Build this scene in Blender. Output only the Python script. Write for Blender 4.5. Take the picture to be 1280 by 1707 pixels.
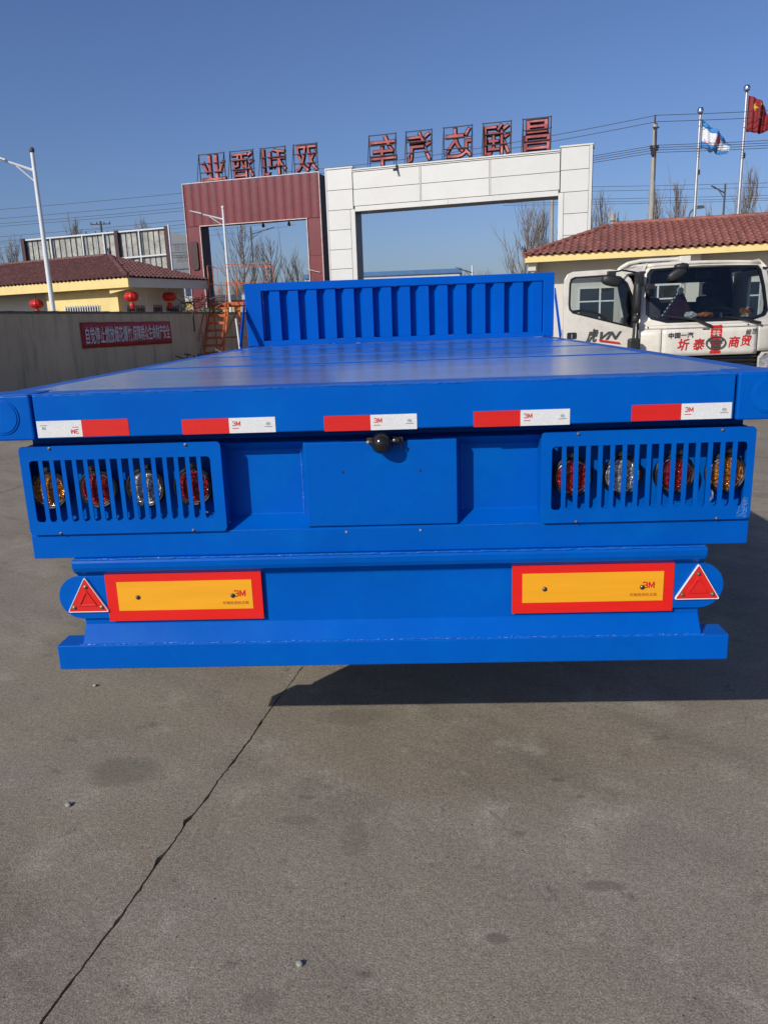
import bpy, bmesh, math, random
from mathutils import Vector, Matrix, noise
R = math.radians
scene = bpy.context.scene
C = scene.collection
for o in list(bpy.data.objects): bpy.data.objects.remove(o)

# ------------------------------------------------------------------ camera, sky, sun, exposure
pit, yaw, rol = R(14.0654), R(2.5562), R(2.0066)
fw = Vector((-math.sin(yaw)*math.cos(pit), math.cos(yaw)*math.cos(pit), -math.sin(pit)))
r0 = Vector((math.cos(yaw), math.sin(yaw), 0)); u0 = r0.cross(fw)
rt = math.cos(rol)*r0 - math.sin(rol)*u0
up = math.cos(rol)*u0 + math.sin(rol)*r0
cam = bpy.data.objects.new('camera', bpy.data.cameras.new('camera')); C.objects.link(cam)
cm = Matrix((rt, up, -fw)).transposed().to_4x4(); cm.translation = (0.1148, -2.3987, 1.6494)
cam.matrix_world = cm
cam.data.sensor_fit = 'VERTICAL'; cam.data.sensor_height = 24
cam.data.lens = 1296.65/1707*24; cam.data.clip_start = .05; cam.data.clip_end = 3000
scene.camera = cam

SUN = Vector((1.107, 1.32, -1.0)).normalized()
w = bpy.data.worlds.new('World'); scene.world = w; w.use_nodes = True
nt = w.node_tree; bg = nt.nodes['Background']
sky = nt.nodes.new('ShaderNodeTexSky'); sky.sky_type = 'NISHITA'; sky.sun_disc = False
sky.sun_elevation = R(30.1); sky.sun_rotation = math.atan2(-SUN.x, -SUN.y) % (2*math.pi)
sky.altitude = 0; sky.air_density = 1.0; sky.dust_density = 1.25; sky.ozone_density = 5.6
wb = nt.nodes.new('ShaderNodeMix'); wb.data_type = 'RGBA'; wb.blend_type = 'MULTIPLY'; wb.inputs[0].default_value = 1; wb.inputs[7].default_value = (1.0, .985, 1.17, 1)
nt.links.new(sky.outputs[0], wb.inputs[6]); nt.links.new(wb.outputs[2], bg.inputs[0]); bg.inputs[1].default_value = .093
sl = bpy.data.lights.new('sun', 'SUN'); sl.energy = 4.3; sl.angle = R(.5); sl.color = (1, .95, .86)
so = bpy.data.objects.new('sun', sl); C.objects.link(so)
so.rotation_euler = SUN.to_track_quat('-Z', 'Y').to_euler()
vs = scene.view_settings
vs.view_transform = 'Standard'; vs.look = 'None'; vs.gamma = 1; vs.use_curve_mapping = False; vs.exposure = -.1

# ------------------------------------------------------------------ materials
MATS = {}
def mat(name, col, rough=.6, metal=0., var=0., vscale=3., bump=0., bscale=30., coat=0., spec=.5,
        dirt=None, dscale=2., damt=.3, rnd=0., trans=0., stretch=None, bdist=.01):
    m = bpy.data.materials.new(name); m.use_nodes = True; n = m.node_tree.nodes; l = m.node_tree.links
    b = n['Principled BSDF']
    b.inputs['Roughness'].default_value = rough; b.inputs['Metallic'].default_value = metal
    b.inputs['Specular IOR Level'].default_value = spec
    b.inputs['Coat Weight'].default_value = coat; b.inputs['Coat Roughness'].default_value = .12
    b.inputs['Base Color'].default_value = (*col, 1)
    tc = n.new('ShaderNodeTexCoord'); src = tc.outputs['Object']
    if stretch:
        mp = n.new('ShaderNodeMapping'); mp.inputs['Scale'].default_value = stretch
        l.new(src, mp.inputs[0]); src = mp.outputs[0]
    cur = None
    def mixc(a, bcol, fac, mode='MIX'):
        x = n.new('ShaderNodeMix'); x.data_type = 'RGBA'; x.blend_type = mode
        if hasattr(fac, 'links'): l.new(fac, x.inputs[0])
        else: x.inputs[0].default_value = fac
        if hasattr(a, 'links'): l.new(a, x.inputs[6])
        else: x.inputs[6].default_value = (*a, 1)
        if hasattr(bcol, 'links'): l.new(bcol, x.inputs[7])
        else: x.inputs[7].default_value = (*bcol, 1)
        return x.outputs[2]
    cur = col
    def nz(scale, detail=6, rg=.6):
        t = n.new('ShaderNodeTexNoise'); t.inputs['Scale'].default_value = scale
        t.inputs['Detail'].default_value = detail; t.inputs['Roughness'].default_value = rg
        l.new(src, t.inputs['Vector']); return t.outputs['Fac']
    def ramp(f, a, bb):
        r = n.new('ShaderNodeMapRange'); r.inputs[1].default_value = a; r.inputs[2].default_value = bb
        l.new(f, r.inputs[0]); return r.outputs[0]
    if var:
        cur = mixc(tuple(c*(1-var) for c in col), tuple(min(1, c*(1+var)) for c in col), ramp(nz(vscale), .3, .7))
    if rnd:
        oi = n.new('ShaderNodeObjectInfo')
        hs = n.new('ShaderNodeHueSaturation'); mr = n.new('ShaderNodeMapRange')
        mr.inputs[3].default_value = 1-rnd; mr.inputs[4].default_value = 1+rnd
        l.new(oi.outputs['Random'], mr.inputs[0]); l.new(mr.outputs[0], hs.inputs['Value'])
        if hasattr(cur, 'links'): l.new(cur, hs.inputs['Color'])
        else: hs.inputs['Color'].default_value = (*cur, 1)
        cur = hs.outputs[0]
    if dirt:
        f = ramp(nz(dscale, 8, .7), .48, .72)
        mu = n.new('ShaderNodeMath'); mu.operation = 'MULTIPLY'; mu.inputs[1].default_value = damt
        l.new(f, mu.inputs[0]); cur = mixc(cur, dirt, mu.outputs[0])
    if hasattr(cur, 'links'): l.new(cur, b.inputs['Base Color'])
    if rough < .5:
        rr = n.new('ShaderNodeMapRange'); rr.inputs[3].default_value = rough*.75; rr.inputs[4].default_value = rough*1.4
        l.new(nz(6), rr.inputs[0]); l.new(rr.outputs[0], b.inputs['Roughness'])
    if bump:
        bp = n.new('ShaderNodeBump'); bp.inputs['Strength'].default_value = bump; bp.inputs['Distance'].default_value = bdist
        l.new(nz(bscale, 4, .55), bp.inputs['Height']); l.new(bp.outputs[0], b.inputs['Normal'])
    if trans: b.inputs['Transmission Weight'].default_value = trans
    MATS[name] = m
    return m

blue = mat('blue_paint', (.0, .089, .43), .34, var=.11, vscale=1.6, bump=.35, bscale=5, bdist=.006, spec=.08, dirt=(.0, .13, .44), dscale=7, damt=.4)
blue_weld = mat('blue_weld_bead', (.01, .12, .50), .25, bump=.9, bscale=90, bdist=.004, coat=.2)
blue_head = mat('blue_headboard_paint', (.0, .084, .44), .45, var=.10, vscale=2, bump=.15, bscale=12, bdist=.004, spec=.05)
black = mat('black_rubber', (.012, .012, .013), .55, var=.3, bump=.2, bscale=60)
blackgloss = mat('black_gloss_plastic', (.012, .012, .013), .16)
dark = mat('dark_chassis', (.02, .022, .03), .6, var=.3)
tyre = mat('tyre_rubber', (.02, .02, .02), .8, var=.3, bump=.4, bscale=80)
steel = mat('galvanised_steel', (.55, .56, .58), .38, metal=.75, var=.12, vscale=4)
bolt_m = mat('zinc_bolt', (.26, .22, .14), .42, metal=.8, var=.3, vscale=90)
def film(name, col, amt=.22):
    m = mat(name, col, .35, bump=.12, bscale=300, bdist=.001); n = m.node_tree.nodes; l = m.node_tree.links; b = n['Principled BSDF']
    tc = n.new('ShaderNodeTexCoord'); v = n.new('ShaderNodeTexVoronoi'); v.feature = 'DISTANCE_TO_EDGE'; v.inputs['Scale'].default_value = 240; v.inputs['Randomness'].default_value = .25
    l.new(tc.outputs['Object'], v.inputs['Vector']); r = n.new('ShaderNodeMapRange'); r.inputs[1].default_value = .02; r.inputs[2].default_value = .12; r.inputs[3].default_value = amt; r.inputs[4].default_value = 0
    l.new(v.outputs['Distance'], r.inputs[0])
    w = n.new('ShaderNodeTexNoise'); w.inputs['Scale'].default_value = 9; w.inputs['Detail'].default_value = 6; mp = n.new('ShaderNodeMapping'); mp.inputs['Scale'].default_value = (.4, 1, 6)
    l.new(tc.outputs['Object'], mp.inputs[0]); l.new(mp.outputs[0], w.inputs['Vector']); r2 = n.new('ShaderNodeMapRange'); r2.inputs[1].default_value = .35; r2.inputs[2].default_value = .7; r2.inputs[4].default_value = .22; l.new(w.outputs['Fac'], r2.inputs[0])
    x = n.new('ShaderNodeMix'); x.data_type = 'RGBA'; x.inputs[6].default_value = (*col, 1); x.inputs[7].default_value = (*[c*.35 for c in col], 1); l.new(r.outputs[0], x.inputs[0])
    y = n.new('ShaderNodeMix'); y.data_type = 'RGBA'; y.inputs[7].default_value = (*[c*.6 for c in col], 1); l.new(r2.outputs[0], y.inputs[0]); l.new(x.outputs[2], y.inputs[6]); l.new(y.outputs[2], b.inputs['Base Color'])
    return m
tape_red = film('red_retroreflective_film', (.68, .016, .012), .15)
tape_white = film('white_retroreflective_film', (.78, .79, .78), .25)
plate_yellow = film('yellow_retroreflective_film', (.90, .40, .014), .4)
plate_red = film('red_marker_film', (.74, .012, .008), .15)
print_red = mat('red_print', (.55, .01, .01), .5)
print_gray = mat('grey_print', (.16, .16, .17), .5)
print_brown = mat('brown_print', (.42, .12, .02), .5)
tri_rim = mat('white_plastic_rim', (.72, .72, .72), .35)
truckwhite = mat('cream_white_truck_paint', (.68, .64, .555), .3, var=.05, vscale=3, coat=.3, dirt=(.36, .30, .22), dscale=3.5, damt=.42)
plastic = mat('matt_black_plastic', (.018, .018, .019), .5, var=.3, vscale=20, bump=.2, bscale=50)
seatm = mat('dark_seat_fabric', (.05, .05, .06), .9, var=.3, vscale=10)
chrome = mat('chrome', (.7, .7, .7), .12, metal=1)
wall_m = mat('grey_beige_render', (.56, .43, .28), .9, stretch=(1, 1, .22), var=.12, vscale=.6, bump=.5, bscale=25, dirt=(.20, .165, .12), dscale=2.6, damt=.6)
wallcap = mat('stained_wall_coping', (.13, .12, .10), .9, var=.4, vscale=3, bump=.6, bscale=20)
yellow = mat('yellow_wall_paint', (.76, .60, .25), .85, var=.06, vscale=.8, bump=.3, bscale=30, dirt=(.45, .34, .16), dscale=1.5, damt=.35)
cream = mat('cream_wall_paint', (.60, .565, .49), .85, var=.05, vscale=1, bump=.25, bscale=30, dirt=(.4, .36, .3), dscale=1.2, damt=.25)
tile_r = mat('terracotta_tile', (.27, .092, .07), .6, var=.22, vscale=5, rnd=.25, bump=.35, bscale=50, dirt=(.40, .27, .22), dscale=9, damt=.5)
tile_l = mat('brown_red_tile', (.13, .05, .042), .6, var=.25, vscale=4, bump=.35, bscale=50, dirt=(.26, .16, .13), dscale=8, damt=.5)
whitepanel = mat('white_aluminium_panel', (.62, .62, .585), .33, var=.03, vscale=.8, rnd=.03, bump=.12, bscale=1.1, bdist=.03, dirt=(.5, .48, .42), dscale=.9, damt=.25)
greypanel = mat('grey_reveal_panel', (.16, .16, .165), .5, var=.1, vscale=1)
joint = mat('dark_joint', (.07, .07, .07), .8)
maroon = mat('maroon_sheet', (.145, .017, .023), .36, var=.1, vscale=.8, rnd=.08, bump=.1, bscale=1.4, bdist=.04, dirt=(.19, .05, .05), dscale=1.4, damt=.3)
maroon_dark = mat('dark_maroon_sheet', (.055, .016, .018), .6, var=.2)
pinktrim = mat('pale_edge_trim', (.60, .47, .42), .6, var=.25, vscale=6)
letter_m = mat('faded_red_letter_sheet', (.34, .05, .055), .6, var=.35, vscale=2.5, dirt=(.62, .30, .26), dscale=2, damt=.6)
letter_side = mat('letter_return_edge', (.06, .03, .035), .7, var=.4, vscale=8)
angle_m = mat('dark_angle_iron', (.035, .022, .025), .7, var=.3)
pole_w = mat('white_pole_paint', (.66, .69, .70), .4, var=.06, vscale=3)
pole_c = mat('concrete_pole', (.34, .32, .28), .9, var=.15, vscale=2, bump=.3)
pole_d = mat('dark_green_pole', (.06, .07, .07), .6)
bark = mat('bare_bark', (.17, .135, .105), .95, var=.3, vscale=1)
bark_far = mat('pale_bark', (.22, .185, .155), .95, var=.3, vscale=.6)
orange = mat('orange_rusty_paint', (.62, .13, .025), .55, var=.3, vscale=8, dirt=(.22, .06, .02), dscale=5, damt=.7)
redcloth = mat('red_banner_cloth', (.40, .02, .025), .7, var=.1, vscale=3, bump=.3, bscale=5)
whiteprint = mat('white_print', (.70, .68, .68), .7)
lantern_m = mat('red_lantern_silk', (.50, .012, .01), .5, var=.1, vscale=20)
flag_red = mat('red_flag_cloth', (.19, .004, .009), .7, var=.2, vscale=2)
flag_white = mat('white_flag_cloth', (.62, .64, .68), .7, var=.08, vscale=2)
flag_blue = mat('blue_flag_cloth', (.03, .20, .50), .7, var=.2, vscale=2)
star_y = mat('yellow_star', (.75, .52, .03), .6)
lattice_m = mat('weathered_billboard_back', (.44, .44, .39), .8, var=.35, vscale=2.2, dirt=(.17, .15, .13), dscale=14, damt=.8)
bill_face = mat('grey_billboard_face', (.22, .235, .25), .7, var=.15, vscale=.8)
wire_m = mat('black_cable', (.03, .03, .035), .6)
farwhite = mat('far_white_wall', (.55, .56, .55), .9, var=.08)
farblue = mat('far_blue_roof', (.06, .16, .33), .6, var=.1)
faryellow = mat('far_yellow_wall', (.55, .42, .16), .9, var=.1)
blackglass = mat('dark_window_glass', (.02, .025, .03), .08)
stone_m = mat('pebble_stone', (.30, .28, .25), .9, var=.3, vscale=60, bump=.5, bscale=200)
frame_w = mat('white_window_frame', (.66, .66, .64), .4)
greencloth = mat('faded_green_tarp', (.05, .13, .09), .8, var=.3, vscale=5)
gridm = mat('rusty_grille', (.16, .11, .08), .8)
cabprint = mat('dark_cab_print', (.06, .06, .055), .5)
paper = mat('white_paper', (.75, .74, .72), .8)
snack = mat('orange_packet', (.62, .15, .03), .4, var=.3, vscale=60)
cloth_d = mat('dark_maroon_bag', (.05, .015, .025), .35, var=.5, vscale=12)

def glass(name, tint=(.8, .85, .85), alpha=.2):
    m = bpy.data.materials.new(name); m.use_nodes = True; n = m.node_tree.nodes; l = m.node_tree.links
    n.remove(n['Principled BSDF']); out = n['Material Output']
    t = n.new('ShaderNodeBsdfTransparent'); t.inputs[0].default_value = (*tint, 1)
    g = n.new('ShaderNodeBsdfGlossy'); g.inputs['Roughness'].default_value = .03
    f = n.new('ShaderNodeFresnel'); f.inputs[0].default_value = 1.5
    x = n.new('ShaderNodeMixShader'); l.new(f.outputs[0], x.inputs[0]); l.new(t.outputs[0], x.inputs[1]); l.new(g.outputs[0], x.inputs[2])
    l.new(x.outputs[0], out.inputs[0]); return m
cabglass = glass('clear_cab_glass', (.72, .77, .77))

def lensmat(name, col, bright):
    m = bpy.data.materials.new(name); m.use_nodes = True; n = m.node_tree.nodes; l = m.node_tree.links
    b = n['Principled BSDF']; tc = n.new('ShaderNodeTexCoord')
    v = n.new('ShaderNodeTexVoronoi'); v.inputs['Scale'].default_value = 95; l.new(tc.outputs['Object'], v.inputs['Vector'])
    v2 = n.new('ShaderNodeTexVoronoi'); v2.inputs['Scale'].default_value = 260; l.new(tc.outputs['Object'], v2.inputs['Vector'])
    r = n.new('ShaderNodeValToRGB'); r.color_ramp.elements[0].color = (*bright, 1); r.color_ramp.elements[1].color = (*[c*.35 for c in col], 1)
    r.color_ramp.elements[1].position = .75; l.new(v.outputs['Distance'], r.inputs[0])
    l.new(r.outputs[0], b.inputs['Base Color'])
    a = n.new('ShaderNodeMath'); a.operation = 'ADD'; l.new(v.outputs['Distance'], a.inputs[0]); l.new(v2.outputs['Distance'], a.inputs[1])
    bp = n.new('ShaderNodeBump'); bp.inputs['Strength'].default_value = 1; bp.inputs['Distance'].default_value = .006
    l.new(a.outputs[0], bp.inputs['Height']); l.new(bp.outputs[0], b.inputs['Normal'])
    b.inputs['Roughness'].default_value = .12; b.inputs['Metallic'].default_value = .45
    b.inputs['Coat Weight'].default_value = .5; b.inputs['Coat Roughness'].default_value = .02
    return m
lens_red = lensmat('red_lens', (.45, .01, .01), (.85, .03, .03))
lens_amber = lensmat('amber_lens', (.65, .2, .01), (.95, .36, .03))
lens_clear = lensmat('clear_lens', (.6, .62, .62), (.95, .95, .95))

# chequer plate deck paint: fine raised ribs, glossy
def deckmat():
    m = bpy.data.materials.new('blue_chequer_plate'); m.use_nodes = True; n = m.node_tree.nodes; l = m.node_tree.links
    b = n['Principled BSDF']; tc = n.new('ShaderNodeTexCoord')
    nz = n.new('ShaderNodeTexNoise'); nz.inputs['Scale'].default_value = 2.2; nz.inputs['Detail'].default_value = 8; nz.inputs['Roughness'].default_value = .65
    l.new(tc.outputs['Object'], nz.inputs['Vector'])
    cr = n.new('ShaderNodeValToRGB'); cr.color_ramp.elements[0].position = .35; cr.color_ramp.elements[1].position = .75
    cr.color_ramp.elements[0].color = (.02, .13, .42, 1); cr.color_ramp.elements[1].color = (.12, .22, .40, 1)
    l.new(nz.outputs['Fac'], cr.inputs[0])
    sm = n.new('ShaderNodeMapping'); sm.inputs['Scale'].default_value = (.9, 2.6, 1); l.new(tc.outputs['Object'], sm.inputs[0])
    n3 = n.new('ShaderNodeTexNoise'); n3.inputs['Scale'].default_value = 1.3; n3.inputs['Detail'].default_value = 7; n3.inputs['Roughness'].default_value = .7; l.new(sm.outputs[0], n3.inputs['Vector'])
    m3 = n.new('ShaderNodeMapRange'); m3.inputs[1].default_value = .46; m3.inputs[2].default_value = .72; m3.inputs[4].default_value = .8; l.new(n3.outputs['Fac'], m3.inputs[0])
    dx = n.new('ShaderNodeMix'); dx.data_type = 'RGBA'; l.new(m3.outputs[0], dx.inputs[0]); l.new(cr.outputs[0], dx.inputs[6]); dx.inputs[7].default_value = (.30, .34, .37, 1)  # grey dusty film that also paints the whitish glare into the colour
    l.new(dx.outputs[2], b.inputs['Base Color'])
    hs = []
    for ang in (45, -45):
        mp = n.new('ShaderNodeMapping'); mp.inputs['Rotation'].default_value = (0, 0, R(ang)); mp.inputs['Scale'].default_value = (38, 13, 13)
        l.new(tc.outputs['Object'], mp.inputs[0])
        v = n.new('ShaderNodeTexVoronoi'); v.inputs['Scale'].default_value = 1; v.inputs['Randomness'].default_value = .0
        l.new(mp.outputs[0], v.inputs['Vector'])
        mr = n.new('ShaderNodeMapRange'); mr.inputs[1].default_value = .1; mr.inputs[2].default_value = .3; mr.inputs[3].default_value = 1; mr.inputs[4].default_value = 0
        l.new(v.outputs['Distance'], mr.inputs[0]); hs.append(mr.outputs[0])
    mx = n.new('ShaderNodeMath'); mx.operation = 'MAXIMUM'; l.new(hs[0], mx.inputs[0]); l.new(hs[1], mx.inputs[1])
    bp = n.new('ShaderNodeBump'); bp.inputs['Strength'].default_value = .6; bp.inputs['Distance'].default_value = .0012
    l.new(mx.outputs[0], bp.inputs['Height'])
    w2 = n.new('ShaderNodeTexNoise'); w2.inputs['Scale'].default_value = 1.6; w2.inputs['Detail'].default_value = 3
    l.new(tc.outputs['Object'], w2.inputs['Vector'])
    bp2 = n.new('ShaderNodeBump'); bp2.inputs['Strength'].default_value = .25; bp2.inputs['Distance'].default_value = .008
    ws = n.new('ShaderNodeMapping'); ws.inputs['Scale'].default_value = (2.5, 48, 1); l.new(tc.outputs['Object'], ws.inputs[0])
    w4 = n.new('ShaderNodeTexNoise'); w4.inputs['Scale'].default_value = 1; w4.inputs['Detail'].default_value = 3; l.new(ws.outputs[0], w4.inputs['Vector'])
    b4 = n.new('ShaderNodeBump'); b4.inputs['Strength'].default_value = .5; b4.inputs['Distance'].default_value = .0015; l.new(w4.outputs['Fac'], b4.inputs['Height'])
    l.new(bp.outputs[0], b4.inputs['Normal']); bp = b4
    l.new(w2.outputs['Fac'], bp2.inputs['Height']); l.new(bp.outputs[0], bp2.inputs['Normal'])
    l.new(bp2.outputs[0], b.inputs['Normal'])
    rr = n.new('ShaderNodeMapRange'); rr.inputs[3].default_value = .2; rr.inputs[4].default_value = .4; l.new(nz.outputs['Fac'], rr.inputs[0])
    l.new(rr.outputs[0], b.inputs['Roughness']); b.inputs['Coat Weight'].default_value = 1; b.inputs['Coat Roughness'].default_value = .22; b.inputs['Coat IOR'].default_value = 1.75
    return m
deck_m = deckmat()

def concrete():
    m = bpy.data.materials.new('worn_yard_concrete'); m.use_nodes = True; n = m.node_tree.nodes; l = m.node_tree.links
    b = n['Principled BSDF']; g = n.new('ShaderNodeNewGeometry'); P = g.outputs['Position']
    def nz(s, d=5, rg=.6, vec=None):
        t = n.new('ShaderNodeTexNoise'); t.inputs['Scale'].default_value = s; t.inputs['Detail'].default_value = d; t.inputs['Roughness'].default_value = rg
        l.new(vec or P, t.inputs['Vector']); return t.outputs['Fac']
    def mr(f, a, bb, c=0, d=1):
        r = n.new('ShaderNodeMapRange'); r.inputs[1].default_value = a; r.inputs[2].default_value = bb; r.inputs[3].default_value = c; r.inputs[4].default_value = d
        l.new(f, r.inputs[0]); return r.outputs[0]
    def mix(a, bcol, f, mode='MIX'):
        x = n.new('ShaderNodeMix'); x.data_type = 'RGBA'; x.blend_type = mode
        if hasattr(f, 'links'): l.new(f, x.inputs[0])
        else: x.inputs[0].default_value = f
        for i, v in ((6, a), (7, bcol)):
            if hasattr(v, 'links'): l.new(v, x.inputs[i])
            else: x.inputs[i].default_value = (*v, 1)
        return x.outputs[2]
    def math_(op, a, c):
        x = n.new('ShaderNodeMath'); x.operation = op
        for i, v in ((0, a), (1, c)):
            if hasattr(v, 'links'): l.new(v, x.inputs[i])
            else: x.inputs[i].default_value = v
        return x.outputs[0]
    c = mix((.222, .188, .140), (.325, .284, .222), mr(nz(1.1, 5, .6), .3, .7))
    c = mix(c, (.245, .225, .18), math_('MULTIPLY', mr(nz(.6, 3), .45, .65), .5))
    # darker oily smears, stretched as tyre marks
    m0 = n.new('ShaderNodeMapping'); m0.inputs['Rotation'].default_value = (0, 0, R(36)); l.new(P, m0.inputs[0])
    mp = n.new('ShaderNodeMapping'); mp.inputs['Scale'].default_value = (.35, 2.2, 1); l.new(m0.outputs[0], mp.inputs[0])
    c = mix(c, (.115, .10, .084), math_('MULTIPLY', mr(nz(1.3, 7, .62, mp.outputs[0]), .47, .70), .62))
    c = mix(c, (.39, .35, .285), math_('MULTIPLY', mr(nz(2.1, 9, .74), .52, .70), .7))
    c = mix(c, (.265, .225, .19), math_('MULTIPLY', mr(nz(.8, 3, .5), .42, .6), .5))
    c = mix(c, (.27, .25, .17), math_('MULTIPLY', mr(nz(.55, 3, .5), .52, .68), .5))
    c = mix(c, (.50, .465, .40), math_('MULTIPLY', mr(nz(13, 9, .8), .62, .72), .6))
    c = mix(c, (.30, .275, .24), math_('MULTIPLY', mr(nz(5, 8, .75), .56, .72), .45))
    c = mix(c, (.12, .105, .09), math_('MULTIPLY', mr(nz(8, 6, .7), .60, .70), .6))
    c = mix(c, (.42, .385, .33), math_('MULTIPLY', mr(nz(4.3, 9, .8), .55, .68), .5))
    # fine sandy grain
    c = mix(c, mix((.45, .43, .40), (1.5, 1.48, 1.44), mr(nz(190, 2, .7), .32, .68)), .8, 'MULTIPLY')
    c = mix(c, mix((.6, .6, .6), (1.28, 1.27, 1.25), mr(nz(60, 5, .8), .34, .66)), .75, 'MULTIPLY')
    # pock marks
    v = n.new('ShaderNodeTexVoronoi'); v.inputs['Scale'].default_value = 16; l.new(P, v.inputs['Vector'])
    c = mix(c, (.05, .045, .04), math_('MULTIPLY', mr(v.outputs['Distance'], .035, .08, 1, 0), .75))
    # old damp patches (x, y, rx, ry, strength)
    sx = n.new('ShaderNodeSeparateXYZ'); l.new(P, sx.inputs[0])
    wob = nz(9, 4)
    for (px, py, rx, ry, st) in ((-1.03, .20, .15, .10, .5), (-.20, .60, .16, .07, .35), (-.12, -.20, .05, .09, .35), (.63, -.42, .07, .028, .55),
                                 (.30, -.62, .035, .02, .6), (.60, .12, .028, .016, .6), (.42, -.18, .025, .02, .5), (-.32, -.10, .08, .03, .3),
                                 (-.3, .03, .04, .015, .5), (.66, .02, .02, .012, .6), (-.05, -.74, .03, .012, .6), (-.31, -.82, .05, .04, .4)):
        a1 = math_('DIVIDE', math_('SUBTRACT', sx.outputs[0], px), rx); a2 = math_('DIVIDE', math_('SUBTRACT', sx.outputs[1], py), ry)
        dd = math_('ADD', math_('MULTIPLY', a1, a1), math_('MULTIPLY', a2, a2)); dd = math_('ADD', dd, math_('MULTIPLY', math_('SUBTRACT', wob, .5), 1.6))
        c = mix(c, (.115, .10, .078), math_('MULTIPLY', mr(dd, .5, 1.25, 1, 0), st))
    l.new(c, b.inputs['Base Color'])
    l.new(mr(nz(3), .3, .7, .72, .92), b.inputs['Roughness']); b.inputs['Specular IOR Level'].default_value = .35
    bp = n.new('ShaderNodeBump'); bp.inputs['Strength'].default_value = .55; bp.inputs['Distance'].default_value = .004
    h = math_('ADD', nz(170, 3, .7), math_('MULTIPLY', nz(22, 5), .8)); l.new(h, bp.inputs['Height']); l.new(bp.outputs[0], b.inputs['Normal'])
    return m
conc = concrete()
soil = mat('joint_dirt', (.02, .018, .016), .95, var=.3, vscale=20)

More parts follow.
